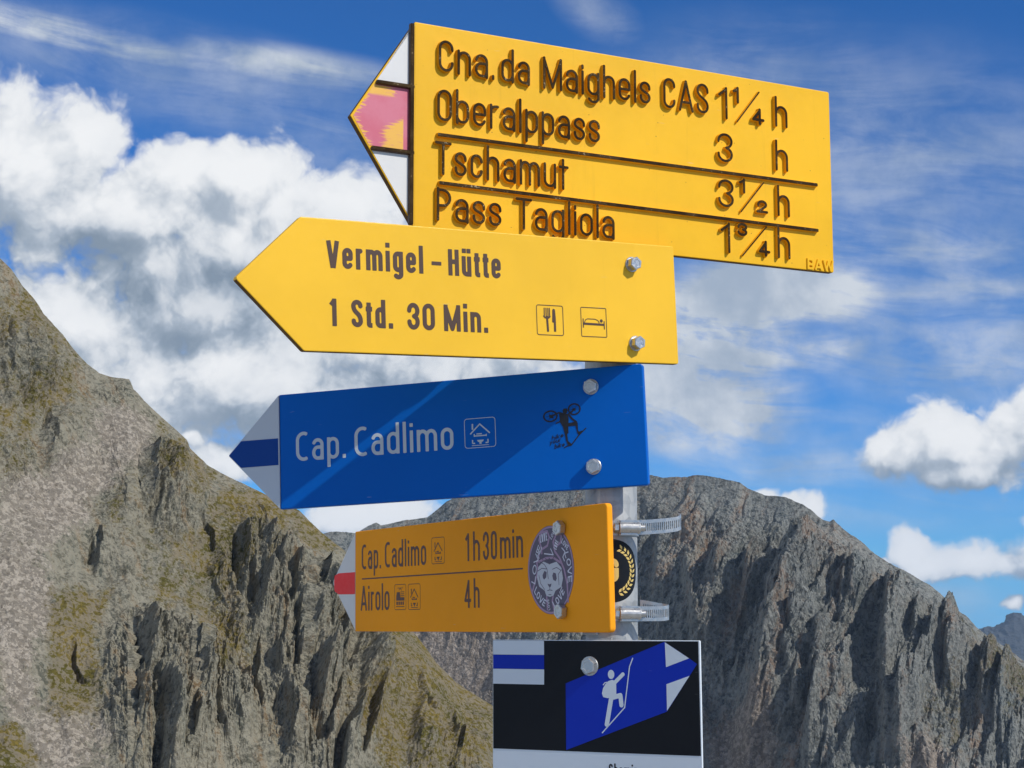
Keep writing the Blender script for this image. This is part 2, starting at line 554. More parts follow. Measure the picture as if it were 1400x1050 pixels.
CLEFTS_L = [  # dark gullies: polyline, depth (m), half width (photo px)
    ([(318, 722), (324, 755), (326, 790)], 4.5, 8), ([(332, 782), (338, 810), (338, 838)], 4.5, 9), ([(372, 726), (374, 760), (364, 812)], 6.0, 13), ([(386, 790), (392, 826), (388, 860)], 4.5, 9),
    ([(410, 776), (414, 810), (412, 850)], 5.0, 9), ([(402, 850), (404, 890), (398, 940)], 4.0, 8), ([(460, 846), (452, 890), (442, 935)], 5.5, 11), ([(474, 880), (470, 920), (462, 950)], 4.0, 8),
    ([(446, 960), (440, 1000), (436, 1030)], 5.0, 12), ([(494, 950), (488, 1000), (482, 1050)], 6.0, 12), ([(468, 990), (464, 1030), (460, 1070)], 5.0, 9), ([(186, 868), (184, 900), (190, 940)], 3.5, 6),
    ([(198, 930), (206, 965), (220, 1000)], 6.0, 16), ([(248, 975), (256, 1000), (258, 1040)], 5.0, 10), ([(212, 1000), (214, 1040), (216, 1080)], 4.0, 9), ([(128, 722), (130, 742), (124, 770)], 3.0, 7),
    ([(208, 650), (204, 690), (200, 720)], 3.0, 7), ([(100, 880), (104, 905), (116, 930)], 2.5, 6), ([(60, 560), (58, 590), (64, 620)], 3.0, 7), ([(14, 430), (10, 455), (18, 480)], 2.5, 6),
    ([(270, 700), (284, 730), (290, 760)], 2.5, 6), ([(350, 880), (346, 930), (352, 980)], 3.5, 7), ([(560, 930), (566, 960), (572, 1000)], 2.5, 6), ([(600, 980), (612, 1010), (618, 1050)], 3.0, 7)]


def saw(t, sharp=.14):
    """ribs with an abrupt left-hand wall and a long right-hand slope"""
    f = t - np.floor(t)
    return np.where(f < sharp, f / sharp, 1 - (f - sharp) / (1 - sharp))


def rockzone(X, Y):
    return gauss(X, Y, [(430, 900, 70, 170, 1.0), (215, 930, 75, 110, .9), (350, 800, 60, 110, .75), (60, 520, 90, 90, .6), (225, 680, 50, 90, .7), (120, 770, 50, 60, .35),
                        (300, 960, 70, 100, .5), (600, 1020, 50, 60, .5), (30, 620, 40, 60, .4), (170, 540, 60, 25, .6), (360, 700, 60, 25, .4)])


def masks_left(X, Y, SX, SY, disp, P):
    n1 = fbm(SX / 16, SY / 20, 51, 6, .6)
    n3 = fbm((SX + SY * .4) / 3, SY / 24, 71, 5, .6)
    tone = fbm((SX - SY * .35) / 3.2, SY / 20, 75, 5, .6)
    zr = rockzone(X, Y)
    scree = gauss(X, Y, [(160, 600, 65, 60, 1.0), (60, 700, 90, 70, 1.0), (20, 830, 70, 140, .9), (90, 1010, 90, 100, .75), (330, 980, 60, 130, .45), (120, 650, 70, 50, 1.0), (30, 950, 40, 60, .8)])
    grass = gauss(X, Y, [(95, 900, 40, 95, .95), (120, 830, 50, 40, .6), (450, 725, 50, 40, 1.1), (500, 800, 40, 60, 1.0), (580, 960, 90, 130, .95), (650, 990, 70, 80, 1.1), (5, 1045, 45, 50, 1.2),
                         (280, 780, 100, 80, .55), (130, 640, 40, 40, .35), (40, 480, 130, 140, .48), (260, 640, 70, 60, .62), (300, 880, 70, 90, .5), (350, 690, 80, 35, .75), (0, 580, 70, 60, .5), (150, 700, 40, 60, .6)])
    return {'scree': np.clip(scree * .95 + n1 * .40 - zr * .35, 0, 1), 'grass': np.clip(grass * 1.0 + .15 + n1 * .55 + n3 * .25 - zr * .15 - np.clip(scree - .4, 0, .5) * .5, 0, 1), 'rust': np.clip(n1 * 1.3, 0, 1) * .4, 'tone': tone}


mat_left = rock_material('rock_schist', .8, (.092, .086, .062), (.192, .180, .138), (.022, .022, .021), (.086, .076, .012), (.170, .125, .026), (.228, .198, .158), (.305, .272, .225), (.175, .115, .056), (.085, .092, .074))
mountain('mountain_slope', mat_left, LEFT_RIDGE, 1170, [(-260, 405), (0, 395), (400, 380), (560, 372), (800, 360)], [(-260, 272), (0, 268), (400, 262), (800, 255)],
         -200, 800, 1150, 860, shape_left, masks_left, taper=.15)

# ---- rocky mountain behind
RIGHT_RIDGE = [(300, 760), (400, 742), (430, 735), (450, 729), (462, 728), (475, 729), (486, 731), (493, 727), (504, 720), (514, 716), (521, 720), (535, 717), (550, 713), (570, 710), (584, 708),
               (595, 699), (610, 687), (625, 680), (660, 674), (700, 668), (760, 662), (820, 657), (868, 654), (890, 650), (906, 653), (922, 653), (940, 653), (954, 650), (970, 652), (986, 655), (1010, 660),
               (1026, 670), (1046, 678), (1060, 679), (1074, 680), (1098, 690), (1112, 701), (1126, 713), (1134, 716), (1140, 713), (1146, 720), (1157, 729), (1170, 737), (1182, 747), (1195, 760), (1210, 769),
               (1226, 778), (1248, 789), (1271, 802), (1282, 810), (1294, 821), (1301, 825), (1313, 840), (1336, 863), (1352, 874), (1366, 884), (1384, 896), (1400, 907), (1500, 975), (1700, 1110)]
RIBS_R = [
    ([(1142, 700), (1118, 770), (1085, 840), (1056, 930), (1030, 1020), (1010, 1100)], 34, 40, 70), ([(1016, 720), (1004, 760), (988, 800), (976, 850)], 17, 26, 60),
    ([(1308, 825), (1304, 880), (1300, 930), (1296, 980)], 18, 26, 60), ([(1230, 790), (1226, 860), (1214, 930), (1210, 1000), (1220, 1090)], 22, 24, 55),
    ([(1185, 800), (1170, 840), (1166, 880)], 12, 18, 40), ([(1130, 880), (1124, 950), (1112, 1020), (1104, 1100)], 16, 22, 40), ([(945, 740), (938, 790), (950, 850), (960, 920)], 12, 16, 50),
    ([(1350, 900), (1344, 960), (1350, 1040)], 10, 14, 60), ([(1060, 700), (1046, 760), (1026, 830), (1010, 900)], 12, 16, 50), ([(905, 680), (896, 760), (900, 840)], 10, 16, 60),
    ([(1262, 830), (1258, 890), (1250, 940)], 12, 14, 40), ([(1180, 760), (1160, 800), (1150, 850)], 12, 16, 40), ([(640, 690), (626, 730), (620, 780)], 14, 20, 50), ([(700, 690), (690, 760), (680, 850)], 12, 18, 50),
    ([(1240, 960), (1232, 1010), (1236, 1080)], 12, 12, 40), ([(1380, 930), (1372, 980), (1376, 1060)], 8, 10, 40)]


def shape_right(X, Y, V, SX, SY, mpp):
    w = fbm(SX / 120, SY / 120, 111, 4)
    wob = fbm(SX / 40, SY / 60, 112, 4) * 14
    sm = gauss(X, Y, [(1010, 1045, 55, 80, 1), (600, 930, 130, 110, 1.0), (1270, 1065, 50, 50, .6)])
    k = 1 - .85 * np.clip(sm, 0, 1)
    big = fbm(SX / 160, SY / 160, 103, 3) * 16
    lean = np.interp(X, [850, 1150, 1400], [.72, .58, .28])
    LY = lean * (Y - 850) * mpp
    s1 = fbm((SX + LY + wob) / 36, SY / 170, 105, 6, .58, True)
    big += s1 * 9 * k
    g1 = sstep(fbm(SX / 34, SY / 90, 181, 3), -.25, .35)
    big += saw((SX + LY + wob * 1.5) / 44.0 + fbm(SX / 34, SY / 80, 185, 4, .55) * .5, .22) * 15 * g1 * k
    for pts, am, wl, wr in RIBS_R:
        Xw = X + w * 16 + fbm(SX / 16, SY / 60, 141, 4, .55) * 6
        h, f = line_dist(Xw, Y, pts)
        prof = np.where(h < 0, np.exp(-(h / (wl * .5)) ** 2), np.exp(-h / wr))
        big += 1.45 * am * prof * f * (.85 + .4 * s1)
    s2 = fbm((SX + LY * .6 + wob * .6) / 11, SY / 50, 107, 5, .6, True)
    small = s2 * 3.6 * k
    s3 = fbm((SX + LY * .8 + wob * .5) / 8, SY / 22, 109, 4, .55)
    small += np.maximum(s3, -.15) * 4.6 * k
    g2 = sstep(fbm(SX / 18, SY / 45, 183, 3), -.15, .35)
    small += saw((SX + LY * .8 + wob) / 17.0 + fbm(SX / 14, SY / 32, 187, 4, .55) * .5, .2) * 6.0 * g2 * k
    return big, small, [(12.0, 4.6 * (.15 + .85 * k), 5, .62, False), (3.8, 2.4 * (.3 + .7 * k), 2, .6, True)]


def masks_right(X, Y, SX, SY, disp, P):
    n1 = fbm(SX / 50, SY / 70, 151, 6, .6)
    tone = fbm((SX + SY * .32) / 14, SY / 75, 155, 6, .6) + .5 * fbm(SX / 70, SY / 90, 157, 3)
    scree = gauss(X, Y, [(1010, 1045, 55, 75, 1.2), (600, 930, 140, 110, 1.2), (1270, 1065, 50, 45, .9), (1165, 900, 12, 110, .6), (1160, 1000, 26, 60, .5)])
    grass = gauss(X, Y, [(1290, 1000, 70, 80, .6), (1380, 960, 70, 80, .75), (890, 850, 30, 50, .4), (1050, 690, 70, 25, .6), (1330, 880, 50, 40, .6), (1250, 830, 50, 40, .5), (950, 665, 100, 16, .45)])
    rust = gauss(X, Y, [(945, 740, 16, 50, 1.0), (1068, 890, 14, 30, 1.0), (975, 1010, 30, 40, .6), (1120, 760, 20, 60, .5), (960, 860, 20, 40, .4), (1150, 780, 24, 50, .5)])
    return {'scree': np.clip(scree * .8 + n1 * .3, 0, 1), 'grass': np.clip(grass * .75 + n1 * .4, 0, 1), 'rust': np.clip(rust + n1 * .4, 0, 1), 'tone': tone}


mat_right = rock_material('rock_gneiss', 2.2, (.078, .082, .076), (.175, .180, .166), (.022, .023, .026), (.080, .078, .028), (.125, .110, .046), (.205, .170, .138), (.28, .24, .20), (.205, .138, .092), (.066, .082, .084))
mountain('mountain_face', mat_right, RIGHT_RIDGE, 1190, [(300, 1400), (600, 1340), (900, 1230), (1150, 1150), (1700, 1040)], [(300, 1110), (600, 1070), (900, 985), (1150, 925), (1700, 830)],
         380, 1560, 1180, 640, shape_right, masks_right, back=.3, taper=.26, straight=True)


# ---- far blue peak
def shape_far(X, Y, V, SX, SY, mpp):
    return fbm(SX / 700, SY / 700, 203, 5, .5, True) * 150 + fbm(SX / 150, SY / 200, 205, 4, .6, True) * 40


def masks_far(X, Y, SX, SY, disp, P):
    return {'scree': np.zeros_like(X), 'grass': sstep(fbm(SX / 400, SY / 300, 207, 4), -.1, .4) * .6, 'rust': np.zeros_like(X), 'tone': np.zeros_like(X)}


mat_far = rock_material('rock_far', 25.0, (.030, .036, .042), (.050, .056, .064), (.02, .02, .025), (.026, .034, .022), (.034, .040, .026), (.2, .2, .2), (.25, .25, .25), (.2, .15, .1), (.12, .13, .14))
mountain('mountain_peak', mat_far, [(1180, 1010), (1300, 915), (1345, 880), (1356, 872), (1374, 857), (1384, 849), (1391, 844), (1400, 846), (1440, 860), (1500, 872), (1700, 930)], 1150,
         [(1180, 7600), (1700, 7600)], [(1180, 5600), (1700, 5600)], 1200, 1650, 260, 160, shape_far, masks_far, back=.08)


# ---- ground: the knoll the post stands on, falling to the valleys on all sides
mat_ground = rock_material('pass_ground', .05, (.22, .20, .165), (.33, .31, .27), (.08, .075, .065), (.10, .085, .035), (.15, .12, .055), (.33, .295, .245), (.42, .385, .33), (.30, .2, .12), (.24, .25, .25))


def build_ground():
    rs = np.concatenate([np.linspace(0, 12, 24), np.geomspace(13, 9500, 70)])
    th = np.linspace(0, 2 * math.pi, 181)
    RR, TH = np.meshgrid(rs, th, indexing='ij')
    xs, ys = RR * np.cos(TH), RR * np.sin(TH)
    z = -.015 * np.clip(RR - 3, 0, 9) - np.clip(RR - 12, 0, 300) * .5 - np.clip(RR - 312, 0, 1e9) * .125
    z += fbm(xs / 9, ys / 9, 301, 4) * np.clip((RR - 2) * .06, 0, 1.0) + fbm(xs / 300, ys / 300, 305, 4) * np.clip((RR - 60) * .05, 0, 40)
    P = np.stack([xs, ys, z], -1)
    zz = np.zeros_like(xs)
    g = fbm(xs / 3, ys / 3, 307, 4)
    me = grid_mesh('ground', P[:, ::-1], {'scree': sstep(g, -.1, .1), 'grass': sstep(-g, .05, .3) * .6, 'rust': zz, 'tone': g}, mat_ground)
    tag(link('ground', me), kind='structure')


build_ground()


# ------------------------------------------------------------------ air
def build_haze():
    bm = bmesh.new()
    bmesh.ops.create_cube(bm, size=1)
    me = bpy.data.meshes.new('haze')
    bm.to_mesh(me)
    bm.free()
    o = link('haze', me)
    o.scale = (20400, 20400, 2100)
    o.location = (0, 0, -1050 + 420)
    m_ = bpy.data.materials.new('haze_air')
    m_.use_nodes = True
    nt = m_.node_tree
    nt.nodes.clear()
    v = nt.nodes.new('ShaderNodeVolumePrincipled')
    v.inputs['Color'].default_value = (.50, .72, 1.0, 1)
    v.inputs['Density'].default_value = HAZE
    v.inputs['Anisotropy'].default_value = 0.0
    out = nt.nodes.new('ShaderNodeOutputMaterial')
    nt.links.new(v.outputs[0], out.inputs['Volume'])
    me.materials.append(m_)
    tag(o, kind='stuff')


HAZE = 4.0e-5
build_haze()


# ================================================================== the signpost
# ------------------------------------------------------------------ drawn shapes: outlines from distance fields, so strokes merge into one clean sheet
def ell(cx, cy, rx, ry, a0, a1, n=14):
    a = np.radians(np.linspace(a0, a1, n))
    return [(cx + rx * math.cos(t), cy + ry * math.sin(t)) for t in a]


def glyph(ch, w, t, xh, plain=False):
    """centre lines of one letter, cap height 1; each item is (points, closed)"""
    a, b = t / 2, w - t / 2
    y0, y1, yx = t / 2, 1 - t / 2, xh - t / 2
    cx, rx = w / 2, (w - t) / 2
    asc, desc = 1.05, -.27
    r = min(rx * 1.05, (yx - y0) / 2)
    rc = min(rx * 1.05, (y1 - y0) / 2)

    def ring(top, rr):
        return (ell(cx, top - rr, rx, rr, 0, 180) + ell(cx, y0 + rr, rx, rr, 180, 360), True)
    if ch == ' ':
        return []
    if ch in 'O0':
        return [ring(y1, rc)]
    if ch == 'o':
        return [ring(yx, r)]
    if ch == 'C':
        return [([(b, y1 - rc * 1.15)] + ell(cx, y1 - rc, rx, rc, 0, 180) + ell(cx, y0 + rc, rx, rc, 180, 360) + [(b, y0 + rc * 1.15)], False)] if plain != 'wide' else \
               [(ell(cx + rx * .30, y1 - rc * 1.35, rx * 1.30, rc * 1.35, 58, 180) + ell(cx + rx * .30, y0 + rc * 1.35, rx * 1.30, rc * 1.35, 180, 302), False)]
    if ch == 'G':
        return [([(b, y1 - rc * 1.15)] + ell(cx, y1 - rc, rx, rc, 0, 180) + ell(cx, y0 + rc, rx, rc, 180, 360) + [(b, .52)], False), ([(b + a, .5), (cx, .5)], False)]
    if ch == 'c':
        return [([(b, yx - r * 1.1)] + ell(cx, yx - r, rx, r, 0, 180) + ell(cx, y0 + r, rx, r, 180, 360) + [(b, y0 + r * 1.1)], False)]
    if ch in 'Ss':
        top = y1 if ch == 'S' else yx
        m = y0 + (top - y0) * .52
        q = (top - y0) * .25
        q = min(q, rx)
        pts = [(b, top - q * 1.25)] + ell(cx, top - q, rx, q, 0, 180)
        p0, p3 = (a, top - q), (b, y0 + q)
        c1, c2 = (a, m - .02), (b, m + .02)
        for k in np.linspace(.08, .92, 9):
            pts.append(tuple((1 - k) ** 3 * p0[i] + 3 * (1 - k) ** 2 * k * c1[i] + 3 * (1 - k) * k * k * c2[i] + k ** 3 * p3[i] for i in (0, 1)))
        pts += ell(cx, y0 + q, rx, q, 0, -180) + [(a, y0 + q * 1.25)]
        return [(pts, False)]
    if ch == 'n':
        return [([(a, 0), (a, xh)], False), (ell(cx, yx - r, rx, r, 180, 0) + [(b, 0)], False)]
    if ch == 'h':
        return [([(a, 0), (a, asc)], False), (ell(cx, yx - r, rx, r, 180, 0) + [(b, 0)], False)]
    if ch == 'm':
        q = rx / 2
        rr = min(r, q * 1.2)
        return [([(a, 0), (a, xh)], False), (ell(a + q, yx - rr, q, rr, 180, 0) + [(cx, 0)], False), (ell(b - q, yx - rr, q, rr, 180, 0) + [(b, 0)], False)]
    if ch in 'uü':
        o_ = [([(a, xh)] + ell(cx, y0 + r, rx, r, 180, 360), False), ([(b, 0), (b, xh)], False)]
        if ch == 'ü':
            o_ += [([(a + t * .1, xh + .12), (a + t * .1, xh + .12 + t)], False), ([(b - t * .1, xh + .12), (b - t * .1, xh + .12 + t)], False)]
        return o_
    if ch == 'r':
        return [([(a, 0), (a, xh)], False), (ell(a + rx * 1.7, yx - r, rx * 1.7, r, 180, 78), False)]
    if ch == 'a':
        mm = y0 + (yx - y0) * .60
        rb = (mm - y0) / 2
        return [([(b, 0), (b, yx - r)] + ell(cx, yx - r, rx, r, 0, 168), False),
                ([(b, mm), (a + rx * .95, mm)] + ell(a + rx * .95, y0 + rb, rx * .95, rb, 90, 270, 12) + [(b - rx * .3, y0), (b, y0 + rb * .7)], False)]
    if ch == 'e':
        mm = y0 + (yx - y0) * .50
        return [([(a, mm), (b, mm), (b, yx - r)] + ell(cx, yx - r, rx, r, 0, 180) + ell(cx, y0 + r, rx, r, 180, 340), False)]
    if ch in 'dbpqgy':
        left = ch in 'bp'
        sx = a if left else b
        if ch in 'db':
            stem = [(sx, 0), (sx, asc)]
        elif ch == 'g':
            stem = [(sx, xh), (sx, desc + t / 2 + r * .8)] + ell(cx, desc + t / 2 + r * .8, rx, r * .8, 0, -155)
        else:
            stem = [(sx, xh), (sx, desc)]
        if ch == 'y':
            return [([(a, xh), (cx, 0)], False), ([(b, xh), (cx - rx * .7, desc)], False)]
        return [(stem, False), ring(yx, r)]
    if ch == 'l':
        return [([(a, 0), (a, asc)], False)]
    if ch == 'i':
        return [([(a, 0), (a, xh)], False), ([(a, xh + .12), (a, xh + .12 + t * 1.05)], False)]
    if ch == 't':
        s_ = a + (w - t) * .38
        if plain is True:
            return [([(s_, 0), (s_, .93)], False), ([(0, yx), (w, yx)], False)]
        q = min(b - s_, .12)
        return [([(s_, .92), (s_, y0 + q)] + ell(s_ + q, y0 + q, q, q, 180, 270, 6) + [(w, y0)], False), ([(0, yx), (w, yx)], False)]
    if ch == 'k':
        return [([(a, 0), (a, asc)], False), ([(a, xh * .4), (b, xh)], False), ([(a + rx * .5, xh * .55), (b, 0)], False)]
    if ch == 'A':
        return [([(a * .8, 0), (cx, y1 + a * .6)], False), ([(w - a * .8, 0), (cx, y1 + a * .6)], False), ([(a + rx * .38, .27), (b - rx * .38, .27)], False)]
    if ch == 'M':
        return [([(a, 0), (a, 1)], False), ([(b, 0), (b, 1)], False), ([(a, y1), (cx, t * .55), (b, y1)], False)]
    if ch == 'W':
        return [([(a * .7, 1), (a + rx * .5, a), (cx, .9), (b - rx * .5, a), (w - a * .7, 1)], False)]
    if ch == 'V':
        return [([(a * .9, 1), (cx - a * .15, 0)], False), ([(w - a * .9, 1), (cx + a * .15, 0)], False)]
    if ch == 'T':
        return [([(0, y1), (w, y1)], False), ([(cx, 0), (cx, y1)], False)]
    if ch == 'H':
        return [([(a, 0), (a, 1)], False), ([(b, 0), (b, 1)], False), ([(a, .53), (b, .53)], False)]
    if ch == 'L':
        return [([(a, 1), (a, y0), (w, y0)], False), ([(0, y0), (w, y0)], False)]
    if ch == 'E':
        return [([(a, 0), (a, 1)], False), ([(0, y0), (w, y0)], False), ([(0, .5), (w * .9, .5)], False), ([(0, y1), (w, y1)], False)]
    if ch in 'PB':
        q = (y1 - .46) / 2
        o_ = [([(a, 0), (a, 1)], False), ([(a, y1), (b - q, y1)] + ell(b - q, y1 - q, q, q, 90, -90, 10) + [(a, y1 - 2 * q)], False)]
        if ch == 'B':
            q2 = (y1 - 2 * q - y0) / 2
            o_ += [([(a, y0), (b - q2, y0)] + ell(b - q2, y0 + q2, q2, q2, -90, 90, 10) + [(a, y0 + 2 * q2)], False)]
        return o_
    if ch == '1':
        return [([(b, 0), (b, 1)], False), ([(b, y1 + t * .1), (a, .76)], False)]
    if ch == '3':
        q = (y1 - y0) * .25
        c1, c2 = y1 - q, y0 + q
        return [([(a, c1 - .02)] + ell(cx, c1, rx, q, 180, 0) + ell(cx, c1, rx, q, 0, -80)[1:] + ell(cx, c2, rx, q, 80, 0)[1:] + ell(cx, c2, rx, q, 0, -180)[1:] + [(a, c2 + .02)], False)]
    if ch == '4':
        s_ = a + (w - t) * .72
        return [([(s_, y1), (a, .27), (w, .27)], False), ([(s_, 0), (s_, 1)], False)]
    if ch == '2':
        q = min(rx, .25)
        return [([(a, y1 - q * 1.3)] + ell(cx, y1 - q, rx, q, 180, -30) + [(a, y0)], False), ([(0, y0), (w, y0)], False)]
    if ch == '-':
        return [([(0, .42), (w, .42)], False)]
    if ch == '.':
        return [([(a, 0), (a, t * 1.15)], False)]
    if ch == '/':
        return [([(a, 0), (b, 1)], False)]
    return []


WIDTH = dict(zip("CGOSBPTMAVWHLE", (1.08, 1.1, 1.1, 1.1, 1.1, 1.05, 1.1, 1.55, 1.3, 1.2, 1.8, 1.12, .9, .95)))
WIDTH.update(zip("noubhdpqgeacsrtmkyü0342-/.il1", (1, 1, 1, 1, 1, 1, 1, 1, 1, 1, .98, .92, .92, .68, .62, 1.62, 1.0, 1.0, 1, 1.05, 1.05, 1.15, 1.0, .8, 1.2, 0, 0, 0, .55)))


def text_paths(s, u0, v0, u1, cap, t, xh, gap=.14, plain=False, space=.5):
    """centre-line paths (in mm) of a word fitted between u0 and u1 on the baseline v0"""
    fixed = sum(t for c in s if c in '.il') + gap * (len(s) - 1)
    flex = sum((WIDTH[c] if c != ' ' else space) for c in s if c not in '.il')
    L = (u1 - u0) / cap
    wf = (L - fixed) / max(flex, 1e-6) if flex else 0
    x, out = 0.0, []
    for c in s:
        w = t if c in '.il' else (WIDTH[c] if c != ' ' else space) * wf
        for pts, cl in glyph(c, w, t, xh, plain):
            out.append(([(u0 + (x + p[0]) * cap, v0 + p[1] * cap) for p in pts], cl, t * cap / 2))
        x += w + gap
    return out


def field(paths, polys, U, V, round_cap=False):
    """signed distance (mm): strokes (points, closed, half width) and filled polygons"""
    D = np.full(U.shape, 1e9)
    for pts, cl, hw in paths:
        P = np.array(pts, float)
        n = len(P)
        for i in range(n if cl else n - 1):
            A, B = P[i], P[(i + 1) % n]
            d = B - A
            L = math.hypot(*d)
            if L < 1e-9:
                continue
            d = d / L
            al = (U - A[0]) * d[0] + (V - A[1]) * d[1]
            pe = np.abs(-(U - A[0]) * d[1] + (V - A[1]) * d[0])
            over = np.maximum(np.maximum(-al, al - L), 0)
            dist = np.hypot(pe, over) - hw
            if not cl and not round_cap:
                if i == 0:
                    dist = np.where(al < 0, np.maximum(pe - hw, -al), dist)
                if i == n - 2:
                    dist = np.where(al > L, np.maximum(pe - hw, al - L), dist)
                if i == 0:
                    dist = np.maximum(dist, -al)
                if i == n - 2:
                    dist = np.maximum(dist, al - L)
            D = np.minimum(D, dist)
    for pts in polys:
        P = np.array(pts, float)
        n = len(P)
        ins = np.zeros(U.shape, bool)
        dm = np.full(U.shape, 1e9)
        for i in range(n):
            A, B = P[i], P[(i + 1) % n]
            d = B - A
            LL = (d ** 2).sum() + 1e-12
            k = np.clip(((U - A[0]) * d[0] + (V - A[1]) * d[1]) / LL, 0, 1)
            dm = np.minimum(dm, np.hypot(U - A[0] - k * d[0], V - A[1] - k * d[1]))
            c = (A[1] > V) != (B[1] > V)
            with np.errstate(divide='ignore', invalid='ignore'):
                xx = A[0] + (V - A[1]) * d[0] / (d[1] if d[1] else 1e-12)
            ins ^= c & (U < xx)
        D = np.minimum(D, np.where(ins, -dm, dm))
    return D


class Sheet:
    """collects flat or raised drawn shapes in a sign's own plane (u right, v up, in mm) as one mesh"""

    def __init__(self):
        self.v, self.f, self.mi = [], [], []

    def clusters(self, paths, polys, pad):
        items = [('s', p) for p in paths] + [('p', p) for p in polys]
        boxes = []
        for k, it in items:
            P = np.array(it[0] if k == 's' else it)
            h = (it[2] if k == 's' else 0) + pad
            boxes.append([P[:, 0].min() - h, P[:, 1].min() - h, P[:, 0].max() + h, P[:, 1].max() + h, [(k, it)]])
        done = True
        while done:
            done = False
            for i in range(len(boxes)):
                for j in range(len(boxes) - 1, i, -1):
                    a, b = boxes[i], boxes[j]
                    if a[0] < b[2] and b[0] < a[2] and a[1] < b[3] and b[1] < a[3]:
                        boxes[i] = [min(a[0], b[0]), min(a[1], b[1]), max(a[2], b[2]), max(a[3], b[3]), a[4] + b[4]]
                        boxes.pop(j)
                        done = True
        return boxes

    def draw(self, paths=(), polys=(), w=0.0, cell=.4, raised=0.0, round_cap=False, mi=0, side=1, draft=.9):
        """w: height of the sheet above the plate face (mm)"""
        for x0, y0, x1, y1, its in self.clusters(list(paths), list(polys), cell * 1.5):
            ps = [i for k, i in its if k == 's']
            pg = [i for k, i in its if k == 'p']
            nx, ny = int((x1 - x0) / cell) + 2, int((y1 - y0) / cell) + 2
            us, vs = x0 + np.arange(nx) * cell, y0 + np.arange(ny) * cell
            U, V = np.meshgrid(us, vs)
            D = field(ps, pg, U, V, round_cap)
            D = np.where(np.abs(D) < cell * .02, -cell * .02, D)
            key, base = {}, len(self.v)

            def vert(i, j, i2=None, j2=None):
                q = (i, j, i2, j2)
                if q in key:
                    return key[q]
                if i2 is None:
                    u, v = us[i], vs[j]
                else:
                    k = D[j, i] / (D[j, i] - D[j2, i2])
                    k = min(max(k, .03), .97)
                    u, v = us[i] + (us[i2] - us[i]) * k, vs[j] + (vs[j2] - vs[j]) * k
                self.v.append([u, v, w + raised])
                key[q] = len(self.v) - 1
                return key[q]
            faces = []
            act = np.minimum(np.minimum(D[:-1, :-1], D[:-1, 1:]), np.minimum(D[1:, :-1], D[1:, 1:])) < 0
            for j, i in zip(*np.nonzero(act)):
                cs = [(i, j), (i + 1, j), (i + 1, j + 1), (i, j + 1)]
                poly = []
                for k in range(4):
                    c, d = cs[k], cs[(k + 1) % 4]
                    dc, dd = D[c[1], c[0]], D[d[1], d[0]]
                    if dc < 0:
                        poly.append(vert(*c))
                    if (dc < 0) != (dd < 0):
                        s_ = (c, d) if c < d else (d, c)
                        poly.append(vert(*s_[0], *s_[1]))
                if len(poly) >= 3:
                    faces.append(poly)
            self.f += faces
            self.mi += [mi] * len(faces)
            if raised:
                cnt = {}
                for p in faces:
                    for a, b in zip(p, p[1:] + p[:1]):
                        cnt[(a, b)] = 1
                be = [e for e in cnt if (e[1], e[0]) not in cnt]
                bv = sorted({v for e in be for v in e})
                Q = np.array([self.v[v][:2] for v in bv])
                h = cell * .8

                def F(dx, dy):
                    return field(ps, pg, Q[:, 0] + dx, Q[:, 1] + dy, round_cap)
                g = np.stack([F(h, 0) - F(-h, 0), F(0, h) - F(0, -h)], -1)
                g /= np.linalg.norm(g, axis=1, keepdims=True) + 1e-9
                rings = [dict(zip(bv, bv))]
                for off, dz in ((.28, -.4), (draft, -raised)):
                    r_ = {}
                    for q, v in enumerate(bv):
                        self.v.append([Q[q, 0] + g[q, 0] * off, Q[q, 1] + g[q, 1] * off, w + raised + dz])
                        r_[v] = len(self.v) - 1
                    rings.append(r_)
                for (ra, rb), mm in zip(zip(rings, rings[1:]), (mi, side)):
                    for a, b in be:
                        self.f.append([rb[a], rb[b], ra[b], ra[a]])
                        self.mi.append(mm)

    def build(self, name, mats_, parent, off, wrap=None):
        """off: distance of the plate face in front of the post's axis (m)"""
        me = bpy.data.meshes.new(name)
        if wrap:
            vs = [wrap(u, v, h) for u, v, h in self.v]
        else:
            vs = [(u / 1000, -off - h / 1000, v / 1000) for u, v, h in self.v]
        me.from_pydata(vs, [], self.f)
        for m_ in mats_:
            me.materials.append(m_)
        me.polygons.foreach_set('material_index', self.mi)
        me.update()
        return link(name, me, parent)


def round_poly(pts, rad, n=5):
    out = []
    k = len(pts)
    for i in range(k):
        r_ = rad[i] if isinstance(rad, (list, tuple)) else rad
        p, a, b = (np.array(pts[j % k], float) for j in (i, i - 1, i + 1))
        da, db = (a - p) / np.linalg.norm(a - p), (b - p) / np.linalg.norm(b - p)
        ang = math.acos(np.clip(da @ db, -1, 1))
        tl = r_ / math.tan(ang / 2)
        s_, e_ = p + da * tl, p + db * tl
        c = p + (da + db) / np.linalg.norm(da + db) * (r_ / math.sin(ang / 2))
        a0, a1 = math.atan2(*(s_ - c)[::-1]), math.atan2(*(e_ - c)[::-1])
        dd = (a1 - a0 + math.pi) % (2 * math.pi) - math.pi
        out += [tuple(c + r_ * np.array([math.cos(a0 + dd * q), math.sin(a0 + dd * q)])) for q in np.linspace(0, 1, n)]
    return out


